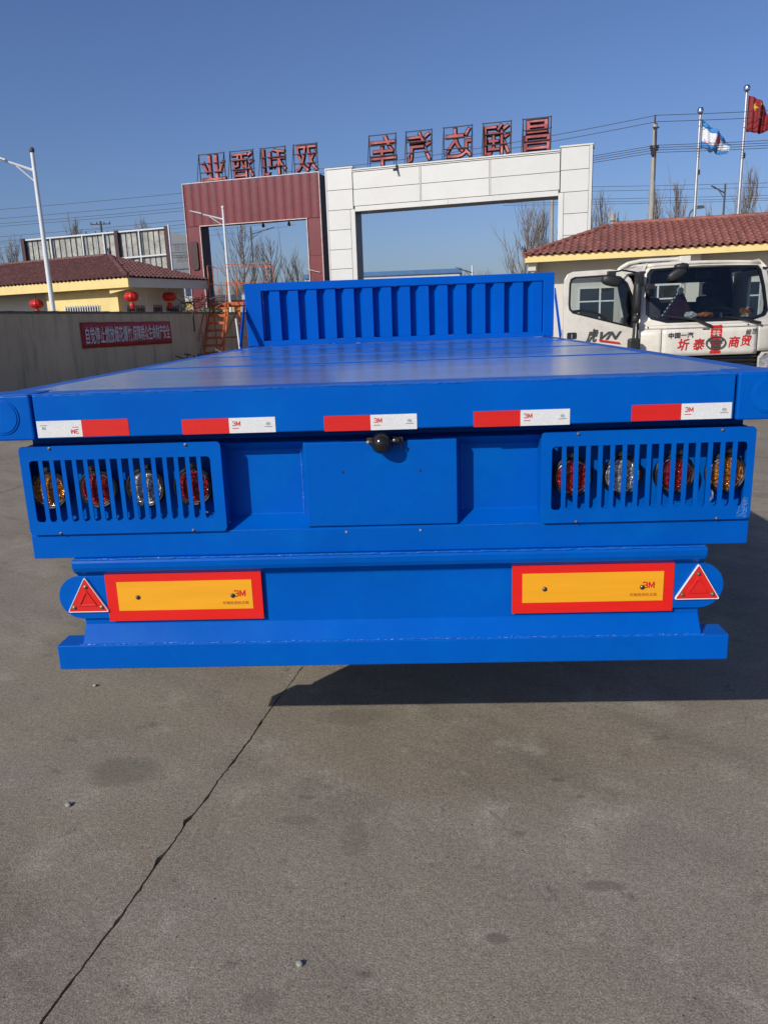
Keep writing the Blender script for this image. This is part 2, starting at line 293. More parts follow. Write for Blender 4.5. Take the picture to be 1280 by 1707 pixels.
# ------------------------------------------------------------------ mesh helpers
class MB:
    def __init__(s): s.bm = bmesh.new()
    def quadface(s, pts):
        return s.bm.faces.new([s.bm.verts.new(p) for p in pts])
    def box(s, x0, x1, y0, y1, z0, z1):
        v = [s.bm.verts.new(p) for p in ((x0,y0,z0),(x1,y0,z0),(x1,y1,z0),(x0,y1,z0),(x0,y0,z1),(x1,y0,z1),(x1,y1,z1),(x0,y1,z1))]
        for f in ((3,2,1,0),(4,5,6,7),(0,1,5,4),(1,2,6,5),(2,3,7,6),(3,0,4,7)): s.bm.faces.new([v[i] for i in f])
        return s
    def hexa(s, lo, hi):      # two quads of four points
        v = [s.bm.verts.new(p) for p in lo] + [s.bm.verts.new(p) for p in hi]
        for f in ((3,2,1,0),(4,5,6,7),(0,1,5,4),(1,2,6,5),(2,3,7,6),(3,0,4,7)): s.bm.faces.new([v[i] for i in f])
        return s
    def prism(s, poly, a, b, axis='x'):   # poly in the two other axes
        def P(q, t):
            return {'x': (t, q[0], q[1]), 'y': (q[0], t, q[1]), 'z': (q[0], q[1], t)}[axis]
        A = [s.bm.verts.new(P(q, a)) for q in poly]; B = [s.bm.verts.new(P(q, b)) for q in poly]
        n = len(poly)
        s.bm.faces.new(A[::-1]); s.bm.faces.new(B)
        for i in range(n): s.bm.faces.new((A[i], A[(i+1) % n], B[(i+1) % n], B[i]))
        return s
    def tube(s, p0, p1, r0, r1=None, n=8, cap=True):
        r1 = r0 if r1 is None else r1
        p0 = Vector(p0); p1 = Vector(p1); d = (p1-p0)
        if d.length < 1e-6: return s
        d.normalize(); a = d.orthogonal().normalized(); b = d.cross(a)
        A = []; B = []
        for i in range(n):
            t = 2*math.pi*i/n; e = a*math.cos(t)+b*math.sin(t)
            A.append(s.bm.verts.new(p0+e*r0)); B.append(s.bm.verts.new(p1+e*r1))
        for i in range(n): s.bm.faces.new((A[i], A[(i+1) % n], B[(i+1) % n], B[i]))
        if cap: s.bm.faces.new(A[::-1]); s.bm.faces.new(B)
        return s
    def path(s, pts, r, n=8, r1=None):
        r1 = r if r1 is None else r1
        m = len(pts)-1
        for i in range(m):
            s.tube(pts[i], pts[i+1], r+(r1-r)*i/m, r+(r1-r)*(i+1)/m, n)
        return s
    def lathe(s, prof, c, axis='y', n=24):   # prof: (radius, offset)
        c = Vector(c); rings = []
        for (r, o) in prof:
            ring = []
            for i in range(n):
                t = 2*math.pi*i/n; a, b = r*math.cos(t), r*math.sin(t)
                q = {'x': (o, a, b), 'y': (a, o, b), 'z': (a, b, o)}[axis]
                ring.append(s.bm.verts.new(c+Vector(q)))
            rings.append(ring)
        for A, B in zip(rings, rings[1:]):
            for i in range(n): s.bm.faces.new((A[i], A[(i+1) % n], B[(i+1) % n], B[i]))
        s.bm.faces.new(rings[0][::-1]); s.bm.faces.new(rings[-1])
        return s
    def plate(s, outer, holes, y0, y1, f=None):  # plate in xz with holes, from y0 to y1; f bends y by (x,z)
        loops = [outer]+list(holes); es = []; vl = []
        for lp in loops:
            vs_ = [s.bm.verts.new((q[0], y0, q[1])) for q in lp]; vl.append(vs_)
            for i in range(len(vs_)): es.append(s.bm.edges.new((vs_[i], vs_[(i+1) % len(vs_)])))
        g = bmesh.ops.triangle_fill(s.bm, use_beauty=True, use_dissolve=False, edges=es)
        fs = [x for x in g['geom'] if isinstance(x, bmesh.types.BMFace)]
        ex = bmesh.ops.extrude_face_region(s.bm, geom=fs, use_keep_orig=True)
        nv = [x for x in ex['geom'] if isinstance(x, bmesh.types.BMVert)]
        for v in nv: v.co.y = y1
        if f:
            for v in [v for q in vl for v in q]+nv: v.co.y += f(v.co.x, v.co.z)
        return s
    def build(s, name, m, parent=None, smooth=False, bevel=0, seg=2, world=None):
        bmesh.ops.recalc_face_normals(s.bm, faces=s.bm.faces)
        me = bpy.data.meshes.new(name); s.bm.to_mesh(me); s.bm.free()
        ms = m if isinstance(m, (list, tuple)) else [m]
        for x in ms: me.materials.append(x)
        if smooth:
            me.polygons.foreach_set('use_smooth', [True]*len(me.polygons))
            me.set_sharp_from_angle(angle=R(38))
        o = bpy.data.objects.new(name, me); C.objects.link(o)
        if parent: o.parent = parent
        if bevel:
            b = o.modifiers.new('bevel', 'BEVEL'); b.width = bevel; b.segments = seg; b.limit_method = 'ANGLE'; b.angle_limit = R(40)
            b.harden_normals = False
        return o
def box(name, m, parent, *a, bevel=0): return MB().box(*a).build(name, m, parent, bevel=bevel)

def tag(o, label, cat=None, group=None, kind=None):
    if label: o['label'] = label
    if cat: o['category'] = cat
    if group: o['group'] = group
    if kind: o['kind'] = kind
    return o
def thing(name, label, cat, loc=(0, 0, 0), rotz=0, group=None):
    o = bpy.data.objects.new(name, None); C.objects.link(o); o.empty_display_size = .1
    o.location = loc; o.rotation_euler = (0, 0, rotz); return tag(o, label, cat, group)
def struct(o): o['kind'] = 'structure'; return o
def rrect(x0, x1, z0, z1, r, n=4):
    p = []
    for cx, cz, a in ((x1-r, z0+r, -90), (x1-r, z1-r, 0), (x0+r, z1-r, 90), (x0+r, z0+r, 180)):
        for i in range(n+1):
            t = R(a+90*i/n); p.append((cx+r*math.cos(t), cz+r*math.sin(t)))
    return p

def text(name, s, m, parent, cx, cz, w_, h_, y, extrude=0, back=False, flip=False, bold=.012, shear=0):
    """lettering standing in the xz plane, y = its near face; back: readable from behind"""
    cu = bpy.data.curves.new('t', 'FONT'); cu.body = s; cu.size = 1; cu.shear = shear; cu.resolution_u = 3
    cu.bevel_depth = bold; cu.bevel_resolution = 0; cu.extrude = .01
    ob = bpy.data.objects.new('t', cu); C.objects.link(ob)
    dg = bpy.context.evaluated_depsgraph_get()
    me = bpy.data.meshes.new_from_object(ob.evaluated_get(dg)); bpy.data.objects.remove(ob); bpy.data.curves.remove(cu)
    xs = [v.co.x for v in me.vertices]; zs = [v.co.y for v in me.vertices]
    mx, mz = (min(xs)+max(xs))/2, (min(zs)+max(zs))/2
    sx = w_/(max(xs)-min(xs)); sz = h_/(max(zs)-min(zs)) if h_ else sx
    th = extrude or .0010; zr = .01+bold
    if flip: sx, sz = -sx, -sz
    mb = MB(); bm = mb.bm; bm.from_mesh(me); bpy.data.meshes.remove(me)
    for v in bm.verts:
        x = (v.co.x-mx)*sx; z = (v.co.y-mz)*sz
        if back: x = -x
        v.co = Vector((cx+x, y+th/2-v.co.z/zr*th/2*(-1 if back else 1), cz+z))
    bmesh.ops.recalc_face_normals(bm, faces=bm.faces)
    if extrude:
        for f in bm.faces: f.material_index = 0 if abs(f.normal.y) > .55 else 1
    return mb.build(name, m, parent)
def three_m(m, parent, cx, cz, w_, y, flip=False):
    """bold numeral 3 and letter M"""
    h = w_*.52; mb = MB(); cl_ = []
    for i in range(9): t = R(155-i*(155+80)/8); cl_.append((.40*math.cos(t), .715+.235*math.sin(t)))
    for i in range(9): t = R(80-i*(80+155)/8); cl_.append((.42*math.cos(t), .285+.235*math.sin(t)))
    hw = .10; A = []; B_ = []
    for i, p in enumerate(cl_):
        a = cl_[max(0, i-1)]; b = cl_[min(len(cl_)-1, i+1)]; d = Vector((b[0]-a[0], b[1]-a[1]))
        if d.length < 1e-6: d = Vector((1, 0))
        d.normalize(); n_ = Vector((-d.y, d.x))*hw
        if i in (8, 9): n_ = Vector((.12, .03 if i == 8 else -.03)) 
        A.append((p[0]+n_.x, p[1]+n_.y)); B_.append((p[0]-n_.x, p[1]-n_.y))
    cell = [[A[i], A[i+1], B_[i+1], B_[i]] for i in range(len(cl_)-1)]
    polys = [[(q[0]*.95-.50, q[1]) for q in c_] for c_ in cell]
    Mx = [[(.0, .0), (.22, .0), (.22, 1.0), (.0, 1.0)], [(.78, .0), (1.0, .0), (1.0, 1.0), (.78, 1.0)], [(.22, 1.0), (.22, .55), (.5, .0), (.5, .42)], [(.78, 1.0), (.5, .42), (.5, .0), (.78, .55)]]
    polys.append([(-.62, .455), (-.36, .455), (-.36, .565), (-.62, .565)])
    polys += [[(q[0]*1.0+.05, q[1]) for q in c_] for c_ in Mx]
    sx = w_/2.05; sg = -1 if flip else 1
    for c_ in polys: mb.quadface([(cx+sg*q[0]*sx, y, cz+sg*(q[1]-.5)*h) for q in c_])
    return mb.build('lettering', m, parent)

# ------------------------------------------------------------------ ground
g = struct(MB().box(-400, 400, -60, 900, -.5, -.03).build('ground', soil))
g['label'] = 'dark earth under the concrete yard'
UD = Vector((.185, .983)).normalized(); VD = Vector((UD.y, -UD.x)); O0 = Vector((-.672, 0))
rnd = random.Random(4)
JN = {}
def joint_pts(kind, k):
    """broken polyline of a joint: list of (along, offset, halfgap)"""
    if (kind, k) in JN: return JN[(kind, k)]
    r_ = random.Random(hash((kind == 'u', k))+7)
    L = []
    if kind == 'u' and k == 0:
        t = -5.0
        while t < 3.9:
            near = -1.4 < t < 2
            off = .010*noise.noise(Vector((t*2.1, 3.3, 0)))+.006*noise.noise(Vector((t*9, 1.3, 0)))+(.0035*noise.noise(Vector((t*40, 7, 0))) if near else 0)
            hg = (.0028+.003*max(0, noise.noise(Vector((t*3.7, 9, 0)))+.15)+.005*max(0, noise.noise(Vector((t*17, 5, 0)))-.05)+.0015*max(0, noise.noise(Vector((t*60, 2, 0)))))*(1 if t < .6 else .7)
            for tc_ in (-.30, -.10): hg += .006*math.exp(-((t-tc_)/.02)**2); off -= .007*math.exp(-((t-tc_)/.03)**2)
            L.append((t, off, hg)); t += .012 if near else .15
        L.append((4.0, 0, .003))
    JN[(kind, k)] = L; return L
def slab(u0_, u1_, v0, v1, left=None, right=None):
    gp = .005
    pts = []
    lp = joint_pts('u', 0)
    def W(u, v): return tuple(O0+UD*u+VD*v)
    if right == 'crack':
        side = [W(t, off-hg) for t, off, hg in lp]
        pts = [W(u0_, v0+gp)] + side + [W(u1_, v0+gp)]
    elif left == 'crack':
        side = [W(t, off+hg) for t, off, hg in lp]
        pts = side + [W(u1_, v1-gp), W(u0_, v1-gp)]
    else:
        pts = [W(u0_+gp, v0+gp), W(u0_+gp, v1-gp), W(u1_-gp, v1-gp), W(u1_-gp, v0+gp)]
    mb = MB()
    A = [mb.bm.verts.new((p[0], p[1], 0)) for p in pts]
    f = mb.bm.faces.new(A)
    ex = bmesh.ops.extrude_face_region(mb.bm, geom=[f], use_keep_orig=True)
    for v in [x for x in ex['geom'] if isinstance(x, bmesh.types.BMVert)]: v.co.z = -.028
    bmesh.ops.triangulate(mb.bm, faces=mb.bm.faces[:])
    return mb.build('concrete_slab', conc, g)
slab(-5, 4, -4.5, 0, right='crack'); slab(-5, 4, 0, 4.5, left='crack')
for r_ in range(1, 9):
    for c_ in range(-3, 4):
        slab(-5+9*r_, 4+9*r_, c_*4.5, c_*4.5+4.5)
for c_ in (-3, -2, 1, 2, 3): slab(-5, 4, c_*4.5, c_*4.5+4.5)
struct(MB().box(-400, 400, 79, 900, -.028, -.004).build('far_ground', conc))
# spall chips beside the crack: shallow chipped pieces
def chip(u, v, s):
    r_ = random.Random(int(u*1000)); mb = MB(); pts = []
    for i in range(11):
        a = 2*math.pi*i/11; rr = s*(.6+.5*r_.random()); q = O0+UD*(u+rr*1.6*math.cos(a))+VD*(v+rr*.7*math.sin(a)); pts.append((q.x, q.y))
    mb.prism(pts, .0005, .0035, 'z'); mb.build('concrete_chip', conc, g)
for i, (x, y, s, lb) in enumerate(((-1.151, -.012, .011, 'small dark stone lying left of the crack on the concrete'),
                                  (-.224, -.711, .010, 'small pale pebble lying right of the crack at the bottom of the photo'),
                                  (-1.43, .92, .010, 'tiny stone on the concrete left of the trailer bumper'))):
    mb = MB(); bmesh.ops.create_icosphere(mb.bm, subdivisions=2, radius=s)
    for v in mb.bm.verts:
        v.co *= 1+.35*noise.noise(v.co*90+Vector((i*7, 0, 0))); v.co.z *= .7
    o = mb.build('pebble', stone_m, smooth=True); o.location = (x, y, s*.6); tag(o, lb, 'stone', 'pebbles on the yard')

# ------------------------------------------------------------------ trailer
T = thing('flatbed_trailer', 'bright blue flatbed trailer seen from behind with corrugated headboard, filling the middle of the yard', 'trailer')
D = 1.45
MB().box(-1.078, 1.078, 0, .14, 1.312, D).build('rear_beam', blue, T, bevel=.004)
for s in (-1, 1):
    cc = MB().box(-.083, .083, 0, .17, 0, .143).build('corner_casting', blue, T, bevel=.006); cc.location = (s*1.169, -.002, 1.309)
    cap = MB().lathe([(.056, -.003), (.056, 0)], (0, 0, 0), 'y', 32).lathe([(.05, -.0055), (.05, -.002)], (0, 0, 0), 'y', 32).build('socket_cap', blue, cc, smooth=False, bevel=.0015)
    cap.location = (s*.012, 0, .075)
    MB().box(min(s*1.17, s*1.25), max(s*1.17, s*1.25), .171, 4.22, 1.312, D-.002).build('side_rail', blue, T, bevel=.004)
for a, b_ in ((.142, 1.232), (1.238, 2.240), (2.246, 3.20), (3.206, 4.128)):
    MB().box(-1.168, 1.168, a, b_, D-.012, D-.0005).build('deck_plate', deck_m, T, bevel=.002)
MB().box(-1.168, 1.168, .142, 4.128, D-.02, D-.0125).build('deck_underlay', dark, T)
rw = random.Random(2)
def weld(p0, p1, r, name='weld_bead', dens=70, jit=.4, parent=T):
    p0 = Vector(p0); p1 = Vector(p1); n_ = max(4, int((p1-p0).length*dens)); mb = MB(); pts = []
    for i in range(n_+1):
        pts.append((p0.lerp(p1, i/n_)+Vector((0, rw.uniform(-1, 1)*r*jit, rw.uniform(-1, 1)*r*jit)), r*(1+rw.uniform(-jit, jit))))
    for (a, ra), (b_, rb) in zip(pts, pts[1:]): mb.tube(a, b_, ra, rb, 6)
    return mb.build(name, blue_weld, parent, smooth=True)
weld((-1.078, .001, D), (1.078, .001, D), .0028)
weld((-1.168, .0, D+.001), (-1.09, .0, D+.001), .0028)
for y in (1.235, 2.243, 3.203): MB().box(-1.165, 1.165, y-.0025, y+.0025, D-.012, D+.0035).build('seam_strip', blue, T)
# rear channel (two flanges, sloping lips, recessed web)
prof = [(.05, .902), (.05, .984), (.118, 1.022), (.118, 1.240), (.055, 1.273), (.15, 1.275), (.15, 1.311), (.16, 1.311), (.16, .902)]
MB().prism(prof, -1.172, 1.172, 'x').build('rear_channel', blue, T, bevel=.003)
for s in (-1, 1):
    MB().prism([(.0505, .99), (.118, 1.024), (.118, 1.234), (.0505, 1.268)], s*1.160, s*1.1715, 'x').build('channel_end_plate', blue, T)
# centre box
MB().hexa([(-.262, .118, .978), (.262, .118, .978), (.262, .118, 1.274), (-.262, .118, 1.274)],
          [(-.243, .0475, .992), (.243, .0475, .992), (.243, .0475, 1.268), (-.243, .0475, 1.268)]).build('centre_box', blue, T, bevel=.003)
for (x, z) in ((-.123, 1.172), (.125, 1.171)):
    MB().lathe([(.0038, 0), (.0038, .004)], (x, .0450, z), 'y', 10).build('rivet_hole', dark, T)
for (x, z) in ((-.12, .972), (.122, .972)):
    MB().lathe([(.004, -.002), (.004, .002)], (x, .0495, z), 'y', 8).build('rivet', steel, T)
for s in (-1, 1):
    weld((s*.263, .1165, .99), (s*.263, .1165, 1.26), .0025, dens=60)
weld((-.60, .0495, .984), (-.27, .0495, .984), .0016); weld((.27, .0495, .984), (.50, .0495, .984), .0016)

def screw(x, z, y, parent, r=.0065, m=bolt_m):
    return MB().lathe([(r*1.5, 0), (r*1.5, -.0015), (r, -.002), (r*.95, -.005), (r*.5, -.0065)], (x, y, z), 'y', 10).build('screw', m, parent, smooth=True)
# perforated light guards
def guard(x0, x1, sx0, sx1, n_, side):
    lg = MB().plate(rrect(x0, x1, .987, 1.283, .014), [rrect(sx0, sx1, 1.031, 1.236, .012)], .037, .042).build('light_guard', blue, T, bevel=.001, seg=1)
    p = (sx1-sx0)/n_; bw = p*.37
    for i in range(1, n_):
        cx = sx0+p*i
        pts = [(cx-bw/2, 1.2365), (cx-bw/2, 1.048)]
        pts = [(cx-bw/2-.006, 1.0305), (cx-bw/2, 1.040), (cx-bw/2, 1.2365), (cx+bw/2, 1.2365), (cx+bw/2, 1.040), (cx+bw/2+.006, 1.0305)]
        MB().prism(pts, .0372, .0418, 'y').build('guard_bar', blue, lg)
    # folded return edge behind the plate
    xe = x1 if side < 0 else x0
    MB().box(min(xe, xe+side*.004)+(0 if side > 0 else 0), max(xe, xe+side*.004), .0425, .117, 1.008, 1.262).build('guard_fold', blue, lg)
    xa = (-1.063, -.620) if side < 0 else (.621, 1.063)
    for xq in xa:
        for zq in (1.275, .992): screw(xq, zq, .0365, lg, .0032, bolt_m)
    return lg
guard(-1.166, -.508, -1.136, -.545, 16, -1)
guard(.508, 1.168, .541, 1.144, 16, 1)
sp_ = MB(); rs = random.Random(12)
for i in range(150):
    t_ = rs.random(); x_ = 1.155-rs.random()**1.3*.035*(1-t_*.6); z_ = .993+t_*.062
    a_ = rs.uniform(.5, 1.2); l_ = rs.uniform(.002, .006)
    sp_.prism([(x_, z_), (x_+l_*math.cos(a_), z_+l_*math.sin(a_)), (x_+l_*math.cos(a_)-.0005, z_+l_*math.sin(a_)+.0007), (x_-.0005, z_+.0007)], .0362, .0367, 'y')
tag(sp_.build('scuff_marks', mat('pale_scuffed_paint', (.12, .28, .55), .5), T), 'pale scuffed patch at the lower right guard corner', kind='stuff')
def spatter(n_, x0, x1, z0, z1, y, sd):
    mb = MB(); q_ = random.Random(sd)
    for i in range(n_): 
        c_ = (q_.uniform(x0, x1), y, q_.uniform(z0, z1)); r_ = q_.uniform(.0006, .0016); mb.lathe([(r_, 0), (r_*.6, -r_)], c_, 'y', 6)
    tag(mb.build('weld_spatter', steel, T), None, kind='stuff')
spatter(40, -.75, -.25, .585, .600, .0335, 1); spatter(40, .1, 1.0, .597, .603, .0300, 2); spatter(14, -1.0, -.6, .895, .903, .0300, 3); spatter(10, -.62, -.56, 1.04, 1.07, .1175, 4)
def lamp(x, z, lm, lb):
    hs = MB().lathe([(.050, .118), (.052, .095), (.060, .088), (.066, .080), (.066, .072), (.060, .066), (.053, .070), (.053, .080)], (x, 0, z), 'y', 32).build('tail_light', black, T, smooth=True)
    hs['label'] = lb
    MB().lathe([(.0525, .079), (.052, .070), (.046, .064), (.034, .059), (.018, .0565), (.001, .056)], (x, 0, z), 'y', 32).build('lens', lm, hs, smooth=True)
    MB().lathe([(.0535, .0715), (.0545, .067), (.0525, .0655), (.0515, .069)], (x, 0, z), 'y', 32).build('chrome_ring', chrome, hs, smooth=True)
    MB().box(x-.02, x+.02, .060, .075, z+.066, z+.078).build('lamp_lug', black, hs)
for x, lm, lb in ((-1.098, lens_amber, 'amber tail light at the left end'), (-.935, lens_red, 'red tail light second from the left'), (-.775, lens_clear, 'clear tail light on the left'), (-.616, lens_red, 'red tail light beside the left recess'),
                  (.613, lens_red, 'red tail light beside the right recess'), (.771, lens_clear, 'clear tail light on the right'), (.935, lens_red, 'red tail light second from the right'), (1.096, lens_amber, 'amber tail light at the right end')):
    lamp(x, 1.131, lm, lb)
MB().path([(-.60, .11, 1.07), (-.60, .10, 1.04), (-.585, .105, 1.035)], .003, 5).build('lamp_wire', steel, T)
MB().path([(1.07, .11, 1.08), (1.072, .10, 1.05), (1.065, .105, 1.035)], .003, 5).build('lamp_wire', steel, T)

# conspicuity tapes
def tape(xr, xm, xw, z0, z1, inv):
    t = MB().box(min(xr, xm), max(xr, xm), -.0015, -.0002, z0, z1).build('reflective_tape', tape_red, T)
    wbx = MB().box(min(xm, xw), max(xm, xw), -.0015, -.0002, z0, z1).build('white_section', tape_white, t)
    d = 1 if xw > xm else -1
    zc = (z0+z1)/2
    three_m(print_red, t, xm+d*.022, zc+(.006 if not inv else -.009), .027, -.0019, flip=inv)
    MB().box(xm+d*.02-.010, xm+d*.02+.010, -.0021, -.0016, zc-.0095 if not inv else zc+.0035, zc-.0075 if not inv else zc+.0055).build('small_print', print_red, t)
    ex = xw-d*.022
    mb = MB().plate([(ex+.0065*math.cos(a*.524), zc+.003+.0048*math.sin(a*.524)) for a in range(12)], [[(ex+.0050*math.cos(a*.524), zc+.003+.0035*math.sin(a*.524)) for a in range(12)]], -.0021, -.0016)
    mb.box(ex-.003, ex+.003, -.0021, -.0016, zc+.002, zc+.004)
    mb.build('approval_mark', print_gray, t)
    MB().box(ex-.012, ex+.012, -.0021, -.0016, zc-.0065 if not inv else zc+.011, zc-.0048 if not inv else zc+.0127).build('small_print', print_gray, t)
tape(-.782, -.931, -1.074, 1.3165, 1.3685, True)
tape(-.613, -.465, -.320, 1.3135, 1.361, False)
tape(-.168, -.024, .119, 1.3105, 1.358, False)
tape(.293, .436, .586, 1.3105, 1.359, False)
tape(.772, .921, 1.071, 1.3155, 1.364, False)

# rear under-channel
prof2 = [(.028, .872), (.026, .890), (.032, .901), (.16, .901), (.16, .580), (.034, .580), (.034, .600), (.075, .655), (.075, .826), (.034, .858)]
MB().prism([(a, b_) for a, b_ in prof2], -1.040, 1.042, 'x').build('under_channel', blue, T, bevel=.005)
weld((-1.035, .030, .9015), (1.03, .030, .9015), .0026, dens=60)
for s in (-1, 1):
    cx, cz, rr = s*1.035, .757, .077
    arc = [(cx+s*rr*math.sin(t), cz+rr*math.cos(t)) for t in [math.pi*i/20 for i in range(21)]]
    poly = [(s*.93, cz+rr), *arc, (s*.93, cz-rr)]
    MB().prism(poly, .062, .070, 'y').build('round_end_plate', blue, T, bevel=.001)
def marker(x0, x1, z0, z1, ix0, ix1, iz0, iz1, tx):
    p_ = MB().prism([(x0, z0), (x1, z0), (x1, z1), (x0, z1)], .0592, .0616, 'y').build('marker_plate', plate_red, T, bevel=.0008, seg=1)
    MB().box(ix0, ix1, .058, .0591, iz0, iz1).build('yellow_panel', plate_yellow, p_)
    three_m(print_red, p_, tx, iz0+.055, .042, .0575)
    text('lettering', '车辆尾部标志板', print_brown, p_, tx-.014, iz0+.022, .090, .012, .0574)
    for sx in (x0+.105, x1-.105 if x0 > 0 else x1-.103):
        s_ = screw(sx, (z0+z1)/2+.0, .0574, p_, .0040)
        MB().lathe([(.0085, 0), (.008, -.0008)], (sx+.003, .0576, (z0+z1)/2-.003), 'y', 10).build('screw_shade_disc', plastic, p_)  # black disc set off down-right of the screw, reading as its shadow
marker(-.946, -.414, .670, .846, -.908, -.448, .708, .811, -.492)
marker(.421, .950, .671, .847, .455, .916, .709, .811, .866)
def triangle(cx, z0, z1, hw):
    def tri(k, ins):
        a = [(cx-hw, z0), (cx+hw, z0), (cx, z1)]; ctr = (cx, z0+(z1-z0)/3)
        pts = []
        base = [((p[0]-ctr[0])*ins+ctr[0], (p[1]-ctr[1])*ins+ctr[1]) for p in a]
        for i, p in enumerate(base):
            q0 = base[i-1]; q1 = base[(i+1) % 3]
            for q in (q0, q1):
                d = Vector((q[0]-p[0], q[1]-p[1])); d.normalize(); pts.append((p[0]+d.x*k, p[1]+d.y*k))
            # rounded tip
            m_ = ((pts[-1][0]+pts[-2][0])/2*.5+p[0]*.5, (pts[-1][1]+pts[-2][1])/2*.5+p[1]*.5)
            pts.insert(-1, m_)
        return pts
    rim = MB().plate(tri(.007, 1), [tri(.005, .935)], .052, .0615).build('warning_triangle', tri_rim, T, bevel=.001)
    body = MB().prism(tri(.005, .933), .0535, .0613, 'y').build('red_reflector', tape_red, rim)
    MB().plate(tri(.002, .46), [tri(.002, .34)], .0505, .0534).build('inner_triangle', tape_red, rim, bevel=.0006)
    for (qx, qz) in ((cx, z0+(z1-z0)*.72), (cx-hw*.66, z0+.018), (cx+hw*.66, z0+.018)):
        screw(qx, qz, .0533, rim, .005)
triangle(-1.013, .707, .833, .072); triangle(1.026, .712, .835, .074)
# bumper
MB().box(-1.129, 1.130, .030, .125, .507, .5955).build('bumper_bar', blue, T, bevel=.004)
weld((-1.05, .034, .5965), (1.05, .034, .5965), .0022, dens=90, jit=.6)
for s in (-1, 1):
    MB().box(s*.55-.04, s*.55+.04, .13, .22, .52, .905).build('bumper_bracket', blue, T)
# reversing camera
cam_ = MB().lathe([(.004, -.036), (.016, -.033), (.027, -.023), (.034, -.008), (.034, .008), (.027, .02), (.015, .03)], (.008, .010, 1.268), 'y', 24).build('reversing_camera', blackgloss, T, smooth=True)
MB().tube((.010, .03, 1.272), (.062, .03, 1.270), .016, .012, 14).build('camera_bracket', black, cam_, smooth=True)
screw(-.034, 1.270, .012, cam_, .0045); screw(.047, 1.276, .004, cam_, .0028, steel)
MB().path([(.055, .02, 1.272), (.068, .02, 1.262), (.072, .03, 1.245)], .0022, 6).build('camera_cable', black, cam_)
MB().box(-.04, .075, .03, .05, 1.262, 1.282).build('camera_base', black, cam_, bevel=.003)
# headboard
HY = 4.13
hb = MB().plate([(-1.25, 1.4505), (1.25, 1.4505), (1.25, 1.95), (-1.25, 1.95)], [[(-1.115, 1.49), (1.163, 1.49), (1.163, 1.888), (-1.115, 1.888)]], HY, HY+.085).build('headboard', blue_head, T, bevel=.004)
n_r = 15; x = -1.113; per = (1.161+1.113)/n_r
pr = []
for i in range(n_r):
    a = x+per*i
    pr += [(a+.0005, HY+.072), (a+per*.26, HY+.072), (a+per*.46, HY+.012), (a+per*.965, HY+.012), (a+per*.995, HY+.072)]
pr += [(1.161, HY+.072), (1.161, HY+.080), (-1.1125, HY+.080)]
MB().prism(pr, 1.4905, 1.8875, 'z').build('corrugated_panel', blue_head, hb, bevel=.002, seg=1)
MB().box(-1.18, 1.18, HY-.004, HY-.0002, 1.452, 1.470).build('weld_strip', blue_head, hb)
for s in (-1, 1):
    MB().hexa([(s*1.262-.004, HY+.03, 1.83), (s*1.262+.004, HY+.03, 1.83), (s*1.262+.004, HY+.03, 1.75), (s*1.262-.004, HY+.03, 1.75)],
              [(s*1.262-.004, HY-.27, 1.47), (s*1.262+.004, HY-.27, 1.47), (s*1.262+.004, HY-.22, 1.44), (s*1.262-.004, HY-.22, 1.44)]).build('headboard_brace', blue_head, hb)
# running gear, hidden but casting the shade below
for s in (-1, 1):
    MB().box(s*.45-.07, s*.45+.07, .2, 7.2, .80, 1.30).build('main_beam', dark, T)
MB().box(-.9, .9, .25, .33, .62, 1.30).build('cross_member', dark, T)
MB().box(-1.2, 1.2, .34, 4.1, 1.20, 1.30).build('underfloor', dark, T)
for y in (2.1, 3.4):
    ax = MB().tube((-.95, y, .50), (.95, y, .50), .07, n=12).build('axle', dark, T)
    for s in (-1, 1):
        wh = MB().lathe([(.30, -.26), (.46, -.26), (.5, -.22), (.5, -.03), (.46, 0), (.30, 0)], (s*1.12 if s > 0 else -1.12+.26, y, .5), 'x', 32).build('wheel', tyre, T, smooth=True)
        MB().lathe([(.29, -.2), (.29, -.05), (.12, -.03)], (s*1.12 if s > 0 else -1.12+.26, y, .5), 'x', 20).build('rim', steel, wh)
MB().box(-1.1, 1.1, 4.3, 5.2, .75, 1.28).build('side_box', dark, T)
MB().box(-.45, .45, 5.6, 7.2, .1, .8).build('landing_leg', dark, T)

# ------------------------------------------------------------------ boundary wall and banner (left)
WA = math.atan2(29.56-16.21, -8.50+9.607)
def wl(s, z=0, off=0):
    return (-9.607+math.cos(WA)*s+math.sin(WA)*off, 16.21+math.sin(WA)*s-math.cos(WA)*off, z)
W = thing('boundary_wall', 'long grey beige rendered yard wall in shade on the left, with stained coping', 'wall', wl(0), WA)
for i in range(9):                                            # wall bays with thin movement joints
    a = -10+i*3.6; MB().box(a, a+3.594, 0, .24, -.02, 2.035).build('wall_bay', wall_m, W)
for i in range(9):
    a = -10+i*3.6
    mb = MB()
    for k in range(12):
        b0 = a+k*.3; z = 2.04+rnd.uniform(.05, .065); mb.box(b0, b0+.298, -.02-rnd.uniform(0, .012), .26, 2.037, z)
    mb.build('coping', wallcap, W)
B = thing('slogan_banner', 'long red cloth banner with white Chinese slogan hung on the shaded yard wall', 'banner', wl(0, 0, .0), WA)
mb = MB()
N = 40
